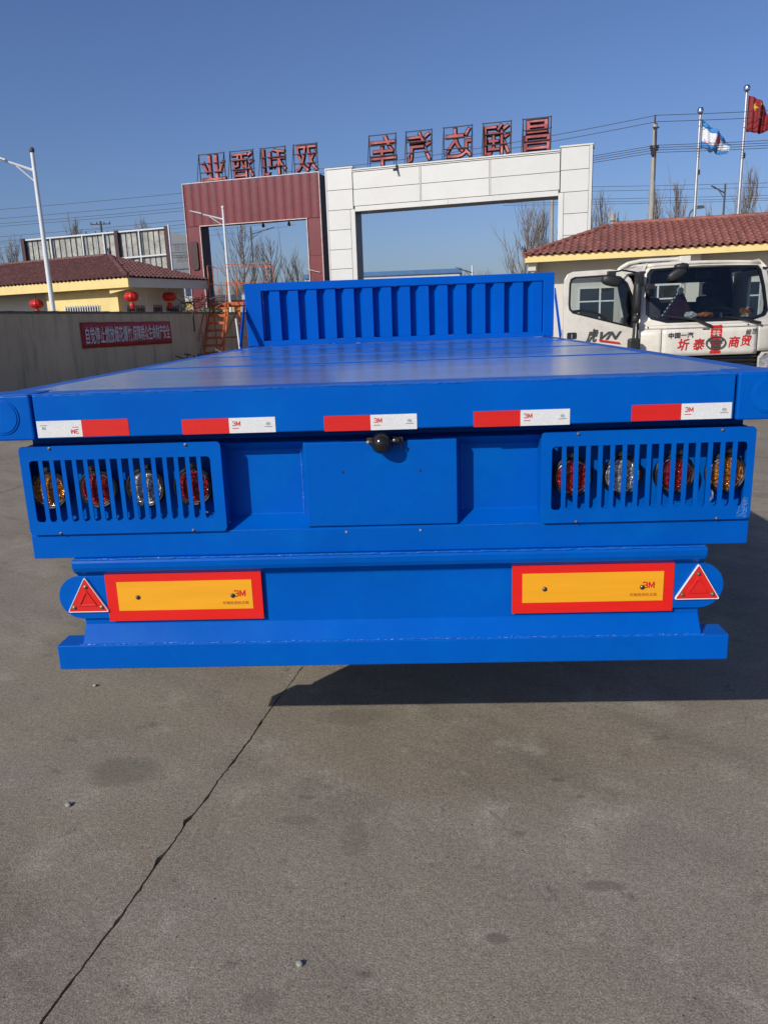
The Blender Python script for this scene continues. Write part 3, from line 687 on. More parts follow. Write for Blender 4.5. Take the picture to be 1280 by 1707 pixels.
for i in range(N):
    def q(t, zz):
        s_ = 3.70+t*6.63; return (s_, -.03-.012*math.sin(t*31)-.01*math.sin(t*11+zz*3), zz)
    t0, t1 = i/N, (i+1)/N
    zb = lambda t: 1.07-.09*t; zt = lambda t: 1.785-.03*t+.01*math.sin(t*math.pi*5)**2
    for k in range(4):
        f0, f1 = k/4, (k+1)/4
        mb.quadface([q(t0, zb(t0)+(zt(t0)-zb(t0))*f0), q(t1, zb(t1)+(zt(t1)-zb(t1))*f0), q(t1, zb(t1)+(zt(t1)-zb(t1))*f1), q(t0, zb(t0)+(zt(t0)-zb(t0))*f1)])
bmesh.ops.remove_doubles(mb.bm, verts=mb.bm.verts, dist=1e-4)
cl = mb.build('banner_cloth', redcloth, B, smooth=True); so_ = cl.modifiers.new('s', 'SOLIDIFY'); so_.thickness = .004; so_.offset = 0
text('lettering', '自觉停止燃放烟花爆竹,保障群众生命财产安全', whiteprint, B, 7.0, 1.405, 6.25, .52, -.062, bold=.012)
hk = MB().box(-.03, .03, -.22, -.18, 1.35, 2.12).box(-.03, .03, -.2, .2, 2.10, 2.16).box(-.10, .10, .0, .06, 2.09, 2.125).build('iron_wall_hook', angle_m)
hk.location = wl(12.3); hk.rotation_euler = (0, 0, WA); tag(hk, 'dark iron bar hooked over the wall top right of the red banner', 'bracket')

# ------------------------------------------------------------------ houses
def tilemesh(name, tw, tl, m):
    mb = MB(); xs = [0, .12, .27, .42, .55, .7, .85, 1.0]; zs = [.012, .045, .060, .045, .012, .0, -.004, .004]
    rows = []
    for (y, dz) in ((0, .030), (tl*1.08, .0)):
        rows.append([mb.bm.verts.new((x_*tw, y, z_*tw/.22+dz)) for x_, z_ in zip(xs, zs)])
    low = [mb.bm.verts.new((x_*tw, 0, z_*tw/.22+.030-.016)) for x_, z_ in zip(xs, zs)]
    for i in range(len(xs)-1):
        mb.bm.faces.new((rows[0][i], rows[0][i+1], rows[1][i+1], rows[1][i])); mb.bm.faces.new((low[i], low[i+1], rows[0][i+1], rows[0][i]))
    me = bpy.data.meshes.new(name); mb.bm.to_mesh(me); mb.bm.free(); me.materials.append(m)
    me.polygons.foreach_set('use_smooth', [True]*len(me.polygons)); me.set_sharp_from_angle(angle=R(50)); return me
def hip_roof(house, L, Wd, ze, zr, hipd, tm, tilem, tw, tl, indiv=0, ov=0, slopes=('f', 'l')):
    """eave rectangle x 0..L, y 0..Wd (local, front eave y=0), ridge from hipd to L-hipd"""
    rf = MB()
    v = [(0, 0, ze), (L, 0, ze), (L, Wd, ze), (0, Wd, ze)]; r1 = (hipd, Wd/2, zr); r2 = (L-hipd, Wd/2, zr)
    for f in ((v[0], v[1], r2, r1), (v[2], v[3], r1, r2), (v[3], v[0], r1), (v[1], v[2], r2), tuple(v[::-1])): rf.quadface(f)
    bmesh.ops.remove_doubles(rf.bm, verts=rf.bm.verts, dist=1e-4)
    roof = rf.build('roof', tm, house)
    me = tilemesh('roof_tile', tw, tl, tilem)
    cnt = 0; st = bmesh.new(); rr = random.Random(5)
    def emit(Mx):
        nonlocal cnt
        if cnt < indiv:
            o = bpy.data.objects.new('roof_tile', me); C.objects.link(o); o.parent = roof; o.matrix_local = Mx; cnt += 1
        else:
            tmp = bmesh.new(); tmp.from_mesh(me); bmesh.ops.transform(tmp, matrix=Mx, verts=tmp.verts)
            m2 = bpy.data.meshes.new('x'); tmp.to_mesh(m2); tmp.free(); st.from_mesh(m2); bpy.data.meshes.remove(m2)
    for kind in slopes:
        if kind == 'f': org, ax, iny, run, LL = Vector((0, 0, ze)), Vector((1, 0, 0)), Vector((0, 1, 0)), Wd/2, L
        elif kind == 'l': org, ax, iny, run, LL = Vector((0, Wd, ze)), Vector((0, -1, 0)), Vector((1, 0, 0)), hipd, Wd
        elif kind == 'r': org, ax, iny, run, LL = Vector((L, 0, ze)), Vector((0, 1, 0)), Vector((-1, 0, 0)), hipd, Wd
        sl_ = Vector((iny.x*run, iny.y*run, zr-ze)); slen = sl_.length; sy = sl_.normalized(); nz_ = ax.cross(sy)
        inset_rate = (hipd if kind == 'f' else Wd/2)/slen
        nrow = int(slen/tl)+1
        for j in range(nrow):
            yy = j*tl-.05
            for i in range(int(LL/tw)):
                xx = i*tw; ins = inset_rate*(yy+tl*.45)
                if xx+tw*.5 < ins or xx+tw*.5 > LL-ins: continue
                if yy+tl*.6 > slen: continue
                jit = rr.uniform(-.004, .004)
                Mx = Matrix.Translation(org+ax*xx+sy*(yy+jit)+nz_*.012) @ Matrix((ax, sy, nz_)).transposed().to_4x4() @ Matrix.Rotation(rr.uniform(-.012, .012), 4, 'Z')
                emit(Mx)
    if len(st.verts):
        m2 = bpy.data.meshes.new('roof_tiles'); st.to_mesh(m2); m2.materials.append(tilem)
        m2.polygons.foreach_set('use_smooth', [True]*len(m2.polygons)); m2.set_sharp_from_angle(angle=R(50))
        o = bpy.data.objects.new('roof_tiles', m2); C.objects.link(o); o.parent = roof; o['kind'] = 'stuff'
    st.free()
    def caps(p0, p1, r=.075):
        p0 = Vector(p0); p1 = Vector(p1); n_ = int((p1-p0).length/.3); d = (p1-p0).normalized()
        for i in range(n_):
            a = p0+d*(i*.3); MB().tube(a, a+d*.33, r*1.12, r*.92, 10).build('ridge_tile', tilem, roof, smooth=True)
    caps((0, 0, ze+.03), (r1[0], r1[1], r1[2]+.04)); caps(r1[:2]+(zr+.04,), r2[:2]+(zr+.04,))
    if 'r' in slopes: caps((L, 0, ze+.03), (r2[0], r2[1], r2[2]+.04))
    if 'l' in slopes: caps((0, Wd, ze+.03), (r1[0], r1[1], r1[2]+.04))
    return roof
def window(house, x0, x1, z0, z1, y, face='y', bars=0, sgn=-1):
    w_ = MB()
    t = .05
    def bx(mb, a0, a1, b0, b1, c0, c1):
        if face == 'y': mb.box(a0, a1, min(b0, b1), max(b0, b1), c0, c1)
        else: mb.box(min(b0, b1), max(b0, b1), a0, a1, c0, c1)
    for (a0, a1, c0, c1) in ((x0, x1, z0, z0+t), (x0, x1, z1-t, z1), (x0, x0+t, z0+t, z1-t), (x1-t, x1, z0+t, z1-t), ((x0+x1)/2-.025, (x0+x1)/2+.025, z0+t, z1-t)):
        bx(w_, a0, a1, y+sgn*.03, y-sgn*.02, c0, c1)
    bx(w_, x0+t, (x0+x1)/2-.025, y+sgn*.028, y-sgn*.02, z0+(z1-z0)*.68, z0+(z1-z0)*.68+.04)
    bx(w_, (x0+x1)/2+.025, x1-t, y+sgn*.028, y-sgn*.02, z0+(z1-z0)*.68, z0+(z1-z0)*.68+.04)
    fr = w_.build('window', frame_w, house)
    p_ = MB(); bx(p_, x0+t, x1-t, y+sgn*.010, y-sgn*.004, z0+t, z1-t); p_.build('pane', blackglass, fr)
    if bars:
        for i in range(bars):
            xb = x0+(x1-x0)*(i+.5)/bars
            b_ = MB(); bx(b_, xb-.018, xb+.018, y+sgn*.10, y+sgn*.065, z0, z1+.04); b_.build('window_bar', frame_w if bars > 8 else gridm, fr)
# right house
HR = thing('gatehouse', 'single storey cream house with red tiled hip roof and yellow fascia behind the white truck', 'house', (3.32, 21.08, 0), R(-13.4))
L_, W_ = 14.0, 4.8
hip_roof(HR, L_, W_, 3.21, 4.10, 2.41, tile_r, tile_r, .20, .30, indiv=299)
MB().box(0.03, L_, .03, .14, 3.02, 3.20).build('fascia', yellow, HR)
MB().box(0.03, .14, .141, W_, 3.02, 3.20).build('fascia', yellow, HR)
MB().box(.14, L_, .141, W_-.1, 3.06, 3.16).build('soffit', cream, HR)
MB().box(.22, L_, .95, 1.15, 0, 3.055).build('front_wall', cream, HR)
MB().box(.22, .42, 1.151, W_-.2, 0, 3.055).build('end_wall', cream, HR)
MB().box(.10, .32, .2, .94, 2.80, 3.055).build('eave_bracket', cream, HR)
for xa in (4.42, 9.4): MB().box(xa, xa+.34, .30, .94, 0, 3.055).build('pillar', cream, HR)
MB().box(3.98, 4.14, .16, .94, 2.78, 3.055).build('eave_bracket', cream, HR)
for xa in (1.5, 3.1, 5.2, 7.0): window(HR, xa, xa+1.25, .95, 2.3, .95)
MB().box(.22, L_, .938, .9495, 0, .40).build('plinth', wallcap, HR)
# ridge finials
def finial(p, parent, m=tile_r, s=1):
    MB().lathe([(.07*s, 0), (.05*s, .06*s), (.09*s, .1*s), (.05*s, .2*s), (.02*s, .34*s), (.005, .4*s)], p, 'z', 10).path([(p[0], p[1], p[2]+.1), (p[0]-.12*s, p[1], p[2]+.22*s), (p[0]-.1*s, p[1], p[2]+.34*s)], .03*s, 6).build('finial', m, parent, smooth=True)
finial((2.41, 2.4, 4.15), HR, pole_c); finial((.02, 0, 3.27), HR, angle_m, .6)
# left house: x runs along the front towards its right corner at x=14
hA = R(-24.7); hL = 14.0
HL = thing('outbuilding', 'low yellow house with brown tiled hip roof behind the yard wall at the left', 'house',
           (-10.382-hL*math.cos(hA), 27.258-hL*math.sin(hA), 0), hA)
hip_roof(HL, hL, 4.7, 3.41, 4.45, 3.1, tile_l, tile_l, .22, .30, indiv=0, slopes=('f', 'r'))
MB().box(0, hL-.03, .03, .14, 3.05, 3.39).build('fascia', yellow, HL)
MB().box(hL-.14, hL-.03, .141, 4.6, 3.05, 3.39).build('fascia', cream, HL)
MB().box(0, hL-.14, .141, 4.6, 3.12, 3.2).build('soffit', cream, HL)
MB().box(hL-5.05, hL-1.15, .55, .8, 0, 3.115).build('front_wall', yellow, HL)
MB().box(0, hL-5.051, 1.4, 1.6, 0, 3.115).build('porch_wall', cream, HL)
MB().box(hL-1.35, hL-1.15, .801, 4.4, 0, 3.115).build('side_wall', cream, HL)
MB().prism([(hL-1.14, 3.045), (hL-.14, 3.045), (hL-.14, 3.0), (hL-1.14, 2.86)], .16, .3, 'y').build('eave_bracket', yellow, HL)
window(HL, hL-4.0, hL-2.1, 1.4, 2.47, .55, bars=14)
window(HL, .9, 1.9, 1.6, 2.38, hL-1.15, face='x', bars=7, sgn=1)
window(HL, 2.35, 2.9, 1.6, 2.4, hL-1.15, face='x', bars=4, sgn=1)
window(HL, 3.1, 3.9, 1.6, 2.36, hL-1.15, face='x', bars=6, sgn=1)
MB().box(hL-1.149, hL-1.12, 2.0, 2.05, .4, 3.0).build('downpipe', pole_w, HL)
finial((hL, 0, 3.47), HL, angle_m, .5); finial((hL-3.1, 2.35, 4.5), HL, angle_m, .8); finial((hL, 4.7, 3.47), HL, angle_m, .7)
for i in range(3): MB().lathe([(.05, 0), (.09, -.04), (.09, -.12), (.02, -.14)], (hL-1.05, .70+.28*i+.3, 2.78+.03*(i % 2)), 'z', 10).build('wall_lamp', frame_w, HL)
def lantern(p, lb, s=.26):
    t = thing('red_lantern', lb, 'lantern', p, 0, 'red lanterns under the eaves')
    prof_ = [(s*.35, s*.72), (s*.75, s*.6), (s, s*.25), (s*1.05, 0), (s, -.25*s), (s*.75, -.6*s), (s*.35, -.72*s)]
    b_ = MB(); rings = 20
    # ribbed body
    vs_ = []
    for (r_, z_) in prof_:
        vs_.append([b_.bm.verts.new((r_*(1+(.05 if k % 2 else -.02))*math.cos(2*math.pi*k/24), r_*(1+(.05 if k % 2 else -.02))*math.sin(2*math.pi*k/24), z_)) for k in range(24)])
    for A_, B_ in zip(vs_, vs_[1:]):
        for k in range(24): b_.bm.faces.new((A_[k], A_[(k+1) % 24], B_[(k+1) % 24], B_[k]))
    b_.bm.faces.new(vs_[0][::-1]); b_.bm.faces.new(vs_[-1])
    b_.build('lantern_body', lantern_m, t)
    MB().lathe([(s*.36, s*.73), (s*.36, s*.85)], (0, 0, 0), 'z', 14).build('top_ring', star_y, t)
    MB().lathe([(s*.36, -s*.85), (s*.36, -s*.73)], (0, 0, 0), 'z', 14).build('bottom_ring', star_y, t)
    MB().lathe([(s*.30, -s*1.75), (s*.42, -s*1.3), (s*.30, -s*.86)], (0, 0, 0), 'z', 12).build('tassel', lantern_m, t)
    MB().tube((0, 0, s*.85), (0, 0, s*.85+.14), .01, n=6).build('hanging_cord', angle_m, t)
def hl(x, y, z): return (HL.location.x+math.cos(hA)*x-math.sin(hA)*y, HL.location.y+math.sin(hA)*x+math.cos(hA)*y, z)
lantern(hl(hL-5.6, .5, 2.64), 'red lantern under the eave left of the white street lamp pole', .25)
lantern(hl(hL-.35, .45, 2.72), 'red lantern at the corner of the yellow house, above the left half of the banner', .25)
lantern(hl(hL-.5, 2.7, 2.74), 'red lantern under the shaded side eave, nearest the maroon gate', .25)

# ------------------------------------------------------------------ gates
MG = thing('maroon_gate', 'tall maroon sheet clad gate arch left of the white gate', 'gate', (-11.376, 39.533, 0), R(-14.4))
TH = .95
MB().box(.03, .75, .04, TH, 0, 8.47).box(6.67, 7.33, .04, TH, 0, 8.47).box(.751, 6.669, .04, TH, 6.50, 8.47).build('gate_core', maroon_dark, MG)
npn = 16
for i in range(npn):                                  # pillowed vertical sheets above the opening
    a = 7.36*i/npn; b_ = 7.36*(i+1)/npn-.012; mb = MB()
    pr_ = [(a, .035), (a, .0)]+[(a+(b_-a)*k/6, -.035*math.sin(math.pi*k/6)) for k in range(7)]+[(b_, .035)]
    pr_ = [(a, .038)]+[(a+(b_-a)*k/6, -.026*math.sin(math.pi*k/6)) for k in range(7)]+[(b_, .038)]
    mb.prism(pr_, 6.47, 8.48, 'z'); mb.build('cladding_sheet', maroon, MG, smooth=True)
for (a, b_) in ((.0, .76), (6.66, 7.36)):
    zz = 6.46
    for k in range(4):
        MB().box(a, b_, 0, .038, max(0, zz-1.75), zz-.012).build('leg_sheet', maroon, MG, bevel=.006); zz -= 1.75
for (x0, x1, z0, z1) in ((-.03, -.002, 0, 8.5), (7.362, 7.40, 0, 8.5), (-.03, 7.40, 8.501, 8.54), (.762, .80, 0, 6.44), (6.62, 6.658, 0, 6.44), (.762, 6.658, 6.441, 6.478)):
    MB().box(x0, x1, -.055, .03, z0, z1).build('edge_trim', pinktrim, MG)
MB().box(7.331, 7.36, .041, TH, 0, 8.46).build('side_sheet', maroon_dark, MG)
pq = MB().plate(rrect(.14, .56, 4.35, 5.75, .12), [], -.09, -.05).build('perforated_plaque', maroon_dark); pq.location = MG.location; pq.rotation_euler = MG.rotation_euler
tag(pq, 'dark rounded perforated plaque on the left leg of the maroon gate', 'plaque')
for (x, z) in ((4.15, 6.32), (5.55, 6.30)):
    MB().lathe([(.02, .12), (.05, .08), (.09, -.05), (.03, -.1)], (x, .3, z), 'z', 10).build('hanging_lamp', angle_m, MG)
WG = thing('white_gate', 'wide white panelled gate arch in the centre of the background', 'gate', (-3.877, 36.978, 0), R(-15.2))
GT = 1.0
MB().box(.03, 1.36, .03, GT, 0, 8.48).box(10.88, 12.20, .03, GT, 0, 8.48).box(1.361, 10.879, .06, GT, 6.55, 8.35).build('gate_core', joint, WG)
def panel(a, b_, z0, z1, y=0, th=.028, m=whitepanel, g=.010):
    return MB().box(a+g, b_-g, y, y+th, z0+g, z1-g).build('cladding_panel', m, WG, bevel=.005, seg=1)
hz_ = [0, .45, 1.33, 2.21, 3.09, 3.97, 4.86, 5.75, 6.64, 7.53, 8.44]
for a, b_ in zip(hz_, hz_[1:]):
    panel(.07, 1.20 if a < 6.5 else 1.36, a, b_); panel(11.05 if a < 6.5 else 10.90, 12.10, a, b_)
for xs_ in ((0, .07), (12.10, 12.23)): panel(xs_[0], xs_[1], 0, 8.50, -.004, .03, g=.002)
panel(1.205, 1.43, 0, 6.635, -.006, .03, g=.002); panel(10.82, 11.045, 0, 6.635, -.006, .03, g=.002)
panel(0, 1.40, 8.452, 8.52, -.02, 1.05, g=.001); panel(10.86, 12.25, 8.452, 8.52, -.02, 1.05, g=.001)
for (a, b_) in ((1.37, 4.60), (4.66, 7.79), (7.85, 10.87)):
    panel(a, b_, 6.76, 7.50, .028); panel(a, b_, 7.50, 8.26, .028)
panel(4.60, 4.66, 6.76, 8.26, .02, g=.004); panel(7.79, 7.85, 6.76, 8.26, .02, g=.004)
for (a, b_) in ((1.43, 5.9), (5.9, 10.82)): panel(a, b_, 6.52, 6.75, .012, g=.004)
panel(1.36, 10.88, 8.265, 8.31, -.01, .6, g=.001); panel(1.36, 10.88, 8.33, 8.395, -.03, 1.1, g=.001)
# grey reveals
for k in range(8):
    z0 = k*.88; z1 = min(6.50, z0+.87)
    if z1 > z0:
        MB().box(1.362, 1.40, .04, GT+.02, z0, z1).build('reveal_panel', greypanel, WG); MB().box(10.84, 10.878, .04, GT+.02, z0, z1).build('reveal_panel', greypanel, WG)
for k in range(8): MB().box(1.41+k*1.18, 1.41+k*1.18+1.165, .045, GT+.02, 6.505, 6.545).build('reveal_panel', greypanel, WG)
sc = MB().lathe([(.05, -.16), (.05, .14), (.02, .16)], (0, 0, 0), 'y', 12).tube((0, .05, 0), (0, .14, .14), .025, n=8).box(-.05, .05, .12, .18, .1, .2).build('security_camera', plastic, smooth=True)
sc.location = (-3.877+3.46*math.cos(R(-15.2))+.02, 36.978+3.46*math.sin(R(-15.2))-.16, 8.16); sc.rotation_euler = (R(10), 0, R(-30))
tag(sc, 'small dark security camera on the top edge of the white gate', 'camera')
cb = MB().path([(6.55, -.06, 4.1), (6.75, -.09, 4.02), (6.95, -.08, 3.96), (7.2, -.06, 3.9)], .02, 5).build('loose_cable', pinktrim, MG)
# rooftop letters, facing away from us, on angle iron frames
def letter(gate, ch, x0, x1, z0, z1, lb, yb=.30):
    t = thing('rooftop_letter', lb, 'letter', tuple(gate.matrix_basis @ Vector((x0, yb, z0))), gate.rotation_euler.z, 'rooftop sign letters')
    w_ = x1-x0; h_ = z1-z0
    text('character', ch, [letter_m, letter_side], t, w_/2, h_/2+.03, w_*.95, h_*.93, .12, extrude=.13, back=True, bold=.020)
    f = MB(); r_ = .019
    text('letter_return', ch, letter_side, t, w_/2-.015, h_/2+.03, w_*.99, h_*.98, .255, extrude=.03, back=True, bold=.045)
    for x in (.02, w_-.02): MB().box(x-r_, x+r_, .05, .09, 0, h_+.04).build('frame_post', angle_m, t)
    f = MB()
    for zz in (.04, h_*.36, h_*.68, h_): MB().box(.02-r_*2, w_-.02+r_*2, .051, .089, zz-r_, zz+r_).build('frame_rail', angle_m, t)
    f = MB()
    for x in (.02, w_-.02): MB().tube((x, .05, h_*.98), (x-.02, -.28, .0), .018, n=5).build('frame_stay', angle_m, t)
bpy.context.view_layer.update()
for ch, a, b_, lb in (('业', .82, 2.26, 'leftmost red letter above the maroon gate, two tall upright strokes'), ('酒', 2.56, 3.85, 'second red letter from the left above the maroon gate, boxy with a flat top'),
                      ('利', 4.22, 5.57, 'third red letter from the left above the maroon gate'), ('双', 5.97, 7.22, 'rightmost red letter above the maroon gate, made of crossed strokes')):
    letter(MG, ch, a, b_, 8.55, 9.88, lb)
for ch, a, b_, lb in (('车', 2.12, 3.44, 'leftmost red letter above the white gate, over the small camera'), ('汽', 3.90, 5.14, 'second red letter from the left above the white gate'),
                      ('达', 5.66, 6.99, 'middle one of the five red letters above the white gate'), ('润', 7.45, 8.72, 'second red letter from the right above the white gate'), ('昌', 9.20, 10.44, 'rightmost red letter above the white gate, of two stacked boxes')):
    letter(WG, ch, a, b_, 8.40, 9.80, lb)

# ------------------------------------------------------------------ lamps, poles, flags
def street_lamp(p, h, lb, r=.075, side=-1, mats=(pole_w, pole_w), az=0, arm=1.15, ball=True, double=False):
    t = thing('street_lamp', lb, 'street lamp', p, az, 'street lamps')
    MB().path([(0, 0, 0), (0, 0, h*.5), (0, 0, h)], r, 12, r*.62).build('pole', mats[0], t, smooth=True)
    MB().box(-r*2, r*2, -r*2, r*2, 0, .03).build('base_plate', mats[0], t)
    if ball: MB().lathe([(.01, .11), (.06, .09), (.075, .03), (.06, -.03), (.03, -.06)], (0, 0, h+.02), 'z', 14).build('ball_cap', pole_d if ball == 2 else mats[0], t, smooth=True)
    MB().path([(0, 0, h-.50), (side*arm*.5, 0, h-.34), (side*arm, 0, h-.20)], r*.55, 8, r*.35).build('arm', mats[1], t, smooth=True)
    MB().tube((0, 0, h-.80), (side*arm*.55, 0, h-.36), .022, n=6).build('arm_brace', mats[1], t)
    hd = MB().hexa([(side*arm*.85, -.09, h-.24), (side*arm*1.30, -.07, h-.10), (side*arm*1.30, .07, h-.10), (side*arm*.85, .09, h-.24)],
                   [(side*arm*.85, -.07, h-.18), (side*arm*1.30, -.05, h-.06), (side*arm*1.30, .05, h-.06), (side*arm*.85, .07, h-.18)]).build('lamp_head', mats[1], t, bevel=.01)
    return t
street_lamp((-10.50, 21, 0), 6.50, 'nearest white street lamp with one arm at the far left, standing behind the yard wall', .085, -1, az=R(12), arm=.85, ball=2)
street_lamp((-8.85, 37.0, 0), 6.95, 'white street lamp standing in front of the left leg of the maroon gate', .085, -1, az=R(10), arm=1.2)
street_lamp((-11.1, 55, 0), 8.1, 'dark street lamp seen through the maroon gate opening', .07, 1, (pole_d, pole_d), arm=1.3, ball=False)
street_lamp((4.35, 55, 0), 4.95, 'far white street lamp just above the blue headboard, seen through the white gate', .09, -1, (pole_w, pole_d), arm=.9, ball=False)
street_lamp((17.75, 45, 0), 8.25, 'dark street lamp between the two flagpoles', .08, -1, (pole_d, pole_d), arm=.6, ball=False)
sl2 = thing('roof_floodlight', 'small dark bent-neck lamp rising behind the red roof between utility pole and white flag', 'lamp', (15.9, 45, 0))
MB().path([(0, 0, 0), (-.1, 0, 6.4), (0, 0, 6.8), (.25, 0, 7.05), (.42, 0, 7.08)], .04, 7).build('neck', pole_d, sl2)
MB().hexa([(.3, -.1, 6.96), (.75, -.1, 7.0), (.75, .1, 7.0), (.3, .1, 6.96)], [(.32, -.08, 7.14), (.72, -.08, 7.14), (.72, .08, 7.14), (.32, .08, 7.14)]).build('lamp_head', pole_d, sl2)
def flagpole(p, h, lb):
    t = thing('flagpole', lb, 'flagpole', p, 0, 'flagpoles behind the red roof')
    MB().path([(0, 0, 0), (0, 0, h*.5), (0, 0, h)], .085, 12, .055).build('pole', steel, t, smooth=True)
    MB().lathe([(.01, .15), (.09, .13), (.14, .04), (.13, -.05), (.06, -.12), (.05, -.2)], (0, 0, h), 'z', 18).build('ball_finial', chrome, t, smooth=True)
    MB().box(.06, .12, -.04, .04, h*.74, h*.76).build('halyard_cleat', angle_m, t)
    MB().tube((.095, 0, h*.35), (.07, 0, h*.98), .009, n=4).build('halyard', pole_w, t)
    MB().lathe([(.25, 0), (.25, .1), (.12, .12)], (0, 0, 0), 'z', 16).build('pole_base', steel, t)
flagpole((12.42, 34, 0), 9.62, 'flagpole of the white and blue flag, left one of the two')
flagpole((14.28, 34, 0), 10.40, 'taller flagpole at the right edge carrying the red flag')
def flag(p, outline, m, lb, name='flag', wave=.22):
    """outline(u, v) -> (x, z); u along the fly, v down the hoist"""
    t = thing(name, lb, 'flag', p)
    return t
def cloth(t, name, f, u0_, u1_, v0, v1, m, nu=26, nv=12, dy=0.0):
    mb = MB(); G = [[mb.bm.verts.new(f(u0_+(u1_-u0_)*i/nu, v0+(v1-v0)*j/nv, dy)) for j in range(nv+1)] for i in range(nu+1)]
    for i in range(nu):
        for j in range(nv): mb.bm.faces.new((G[i][j], G[i+1][j], G[i+1][j+1], G[i][j+1]))
    o = mb.build(name, m, t, smooth=True); s_ = o.modifiers.new('s', 'SOLIDIFY'); s_.thickness = .008; s_.offset = 0; return o
def cloth_shape(f, t, name, pts, m, dy):
    """flat mark given as polygons in (u, v) laid on the cloth"""
    mb = MB()
    for poly in pts:
        c_ = (sum(q[0] for q in poly)/len(poly), sum(q[1] for q in poly)/len(poly))
        for a_, b_ in zip(poly, poly[1:]+poly[:1]):
            mb.quadface([f(*c_, dy), f(*a_, dy), f(*b_, dy)])
    bmesh.ops.remove_doubles(mb.bm, verts=mb.bm.verts, dist=1e-5)
    return mb.build(name, m, t)
# white and blue flag: hoist z 9.25 .. 8.15, drooping towards lower right
fw1 = thing('white_blue_flag', 'white flag with blue edges and a red round emblem, blowing from the left flagpole', 'flag', (12.49, 34, 9.42))
def f1(u, v, dy=0):
    x = 1.30*u*(1-.18*v*u)+.0; top = -.10-1.05*u**1.05; bot = -1.30-.28*u+.05*math.sin(u*14)
    z = top*(1-v)+bot*v; y = .16*math.sin(u*9+v*2.2)*(.25+u)+.05*math.sin(u*23)
    return (x, y+dy, z+.02*math.sin(u*17))
cloth(fw1, 'cloth', f1, 0, 1, 0, 1, flag_white)
cloth(fw1, 'blue_edge', f1, 0, 1, 0, .22, flag_blue, nv=3, dy=-.006); cloth(fw1, 'blue_edge', f1, 0, 1, .74, 1, flag_blue, nv=3, dy=-.006)
cloth_shape(f1, fw1, 'red_emblem', [[(.52+.17*math.cos(a*.42), .34+.20*math.sin(a*.42)) for a in range(15)]], print_red, -.012)
rf = random.Random(3)
strokes = []
for k in range(6):
    u_ = .10+.14*k
    for q in range(5):
        a_, b_ = u_+rf.uniform(0, .09), .60+rf.uniform(0, .14); l_, h2 = rf.choice(((.05, .016), (.012, .07)))
        strokes.append([(a_, b_), (a_+l_, b_), (a_+l_, b_+h2), (a_, b_+h2)])
cloth_shape(f1, fw1, 'red_lettering', strokes, print_red, -.012)
# red national flag
fw2 = thing('red_star_flag', 'red flag with a large yellow star and smaller stars, blowing from the right flagpole', 'flag', (14.36, 34, 10.16))
def f2(u, v, dy=0):
    x = 1.12*u**.9*(1-.04*v); top = -.02-1.30*u**1.8*.75-.12*u; bot = -1.42-.12*u-.14*math.sin(u*5)*u
    z = top*(1-v)+bot*v; y = .15*math.sin(u*11+v*1.4)*(.25+u)+.05*math.sin(u*27+v)
    return (x, y+dy, z)
cloth(fw2, 'cloth', f2, 0, 1, 0, 1, flag_red, nu=36)
def star(cu, cv, r, rot=0):
    return [(cu+(r if k % 2 == 0 else r*.4)*math.sin(rot+k*math.pi/5)*.9, cv-(r if k % 2 == 0 else r*.4)*math.cos(rot+k*math.pi/5)) for k in range(10)]
cloth_shape(f2, fw2, 'large_star', [star(.22, .26, .15, .3)], star_y, -.012)
cloth_shape(f2, fw2, 'small_stars', [star(.42, .12, .045, .2), star(.47, .24, .045, .5), star(.47, .38, .045, .1), star(.42, .5, .045, .4)], star_y, -.012)

def utility_pole(p, h, lb, arms=((.35, .9), ), r=.16, m=None):
    t = thing('utility_pole', lb, 'pole', p, 0, 'utility poles')
    MB().path([(0, 0, 0), (0, 0, h*.5), (0, 0, h)], r, 12, r*.66).build('pole', m or pole_c, t, smooth=True)
    for (dz, wd) in arms:
        a_ = MB().box(-wd, wd, -.06, -.0, h-dz-.04, h-dz+.04).build('crossarm', angle_m, t)
        for k in (-1, -.4, .4, 1): MB().lathe([(.02, 0), (.05, .03), (.045, .13), (.015, .16)], (k*wd*.93, -.03, h-dz+.04), 'z', 8).build('insulator', angle_m, t)
    return t
up_ = utility_pole((10.56, 34, 0), 9.22, 'grey concrete utility pole behind the red roof, right of the white gate', arms=((1.05, .16),), r=.14)
MB().box(-.16, -.02, -.20, -.10, 7.95, 8.25).build('fuse_box', angle_m, up_); MB().tube((-.05, -.12, 9.2), (-.05, -.12, 9.52), .03, n=6).build('pin_insulator', angle_m, up_)
MB().box(-.13, .13, -.15, -.11, 9.0, 9.06).build('clamp', angle_m, up_)
MB().path([(-.05, -.17, 9.0), (-.02, -.19, 8.0), (.02, -.2, 6.9)], .018, 5).build('down_cable', wire_m, up_)
utility_pole((9.85, 55, 0), 10.2, 'brown concrete pole seen inside the right edge of the white gate opening', arms=(), r=.14)
utility_pole((-27.4, 70, 0), 10.75, 'far utility pole with crossarms above the left billboard', arms=((.25, .9), (1.0, 1.5)), r=.14, m=pole_d)
def wire(pts, sag, lb, r=.014):
    mb = MB(); allp = []
    for a_, b_ in zip(pts, pts[1:]):
        a_ = Vector(a_); b_ = Vector(b_)
        for i in range(17):
            t = i/16; q = a_.lerp(b_, t); q.z -= sag*4*t*(1-t); allp.append(q)
    mb.path(allp, r, 4); o = mb.build('overhead_wire', wire_m); tag(o, lb, 'wire', 'overhead wires'); return o
LBW = 'black overhead wire crossing the sky left of the maroon gate'
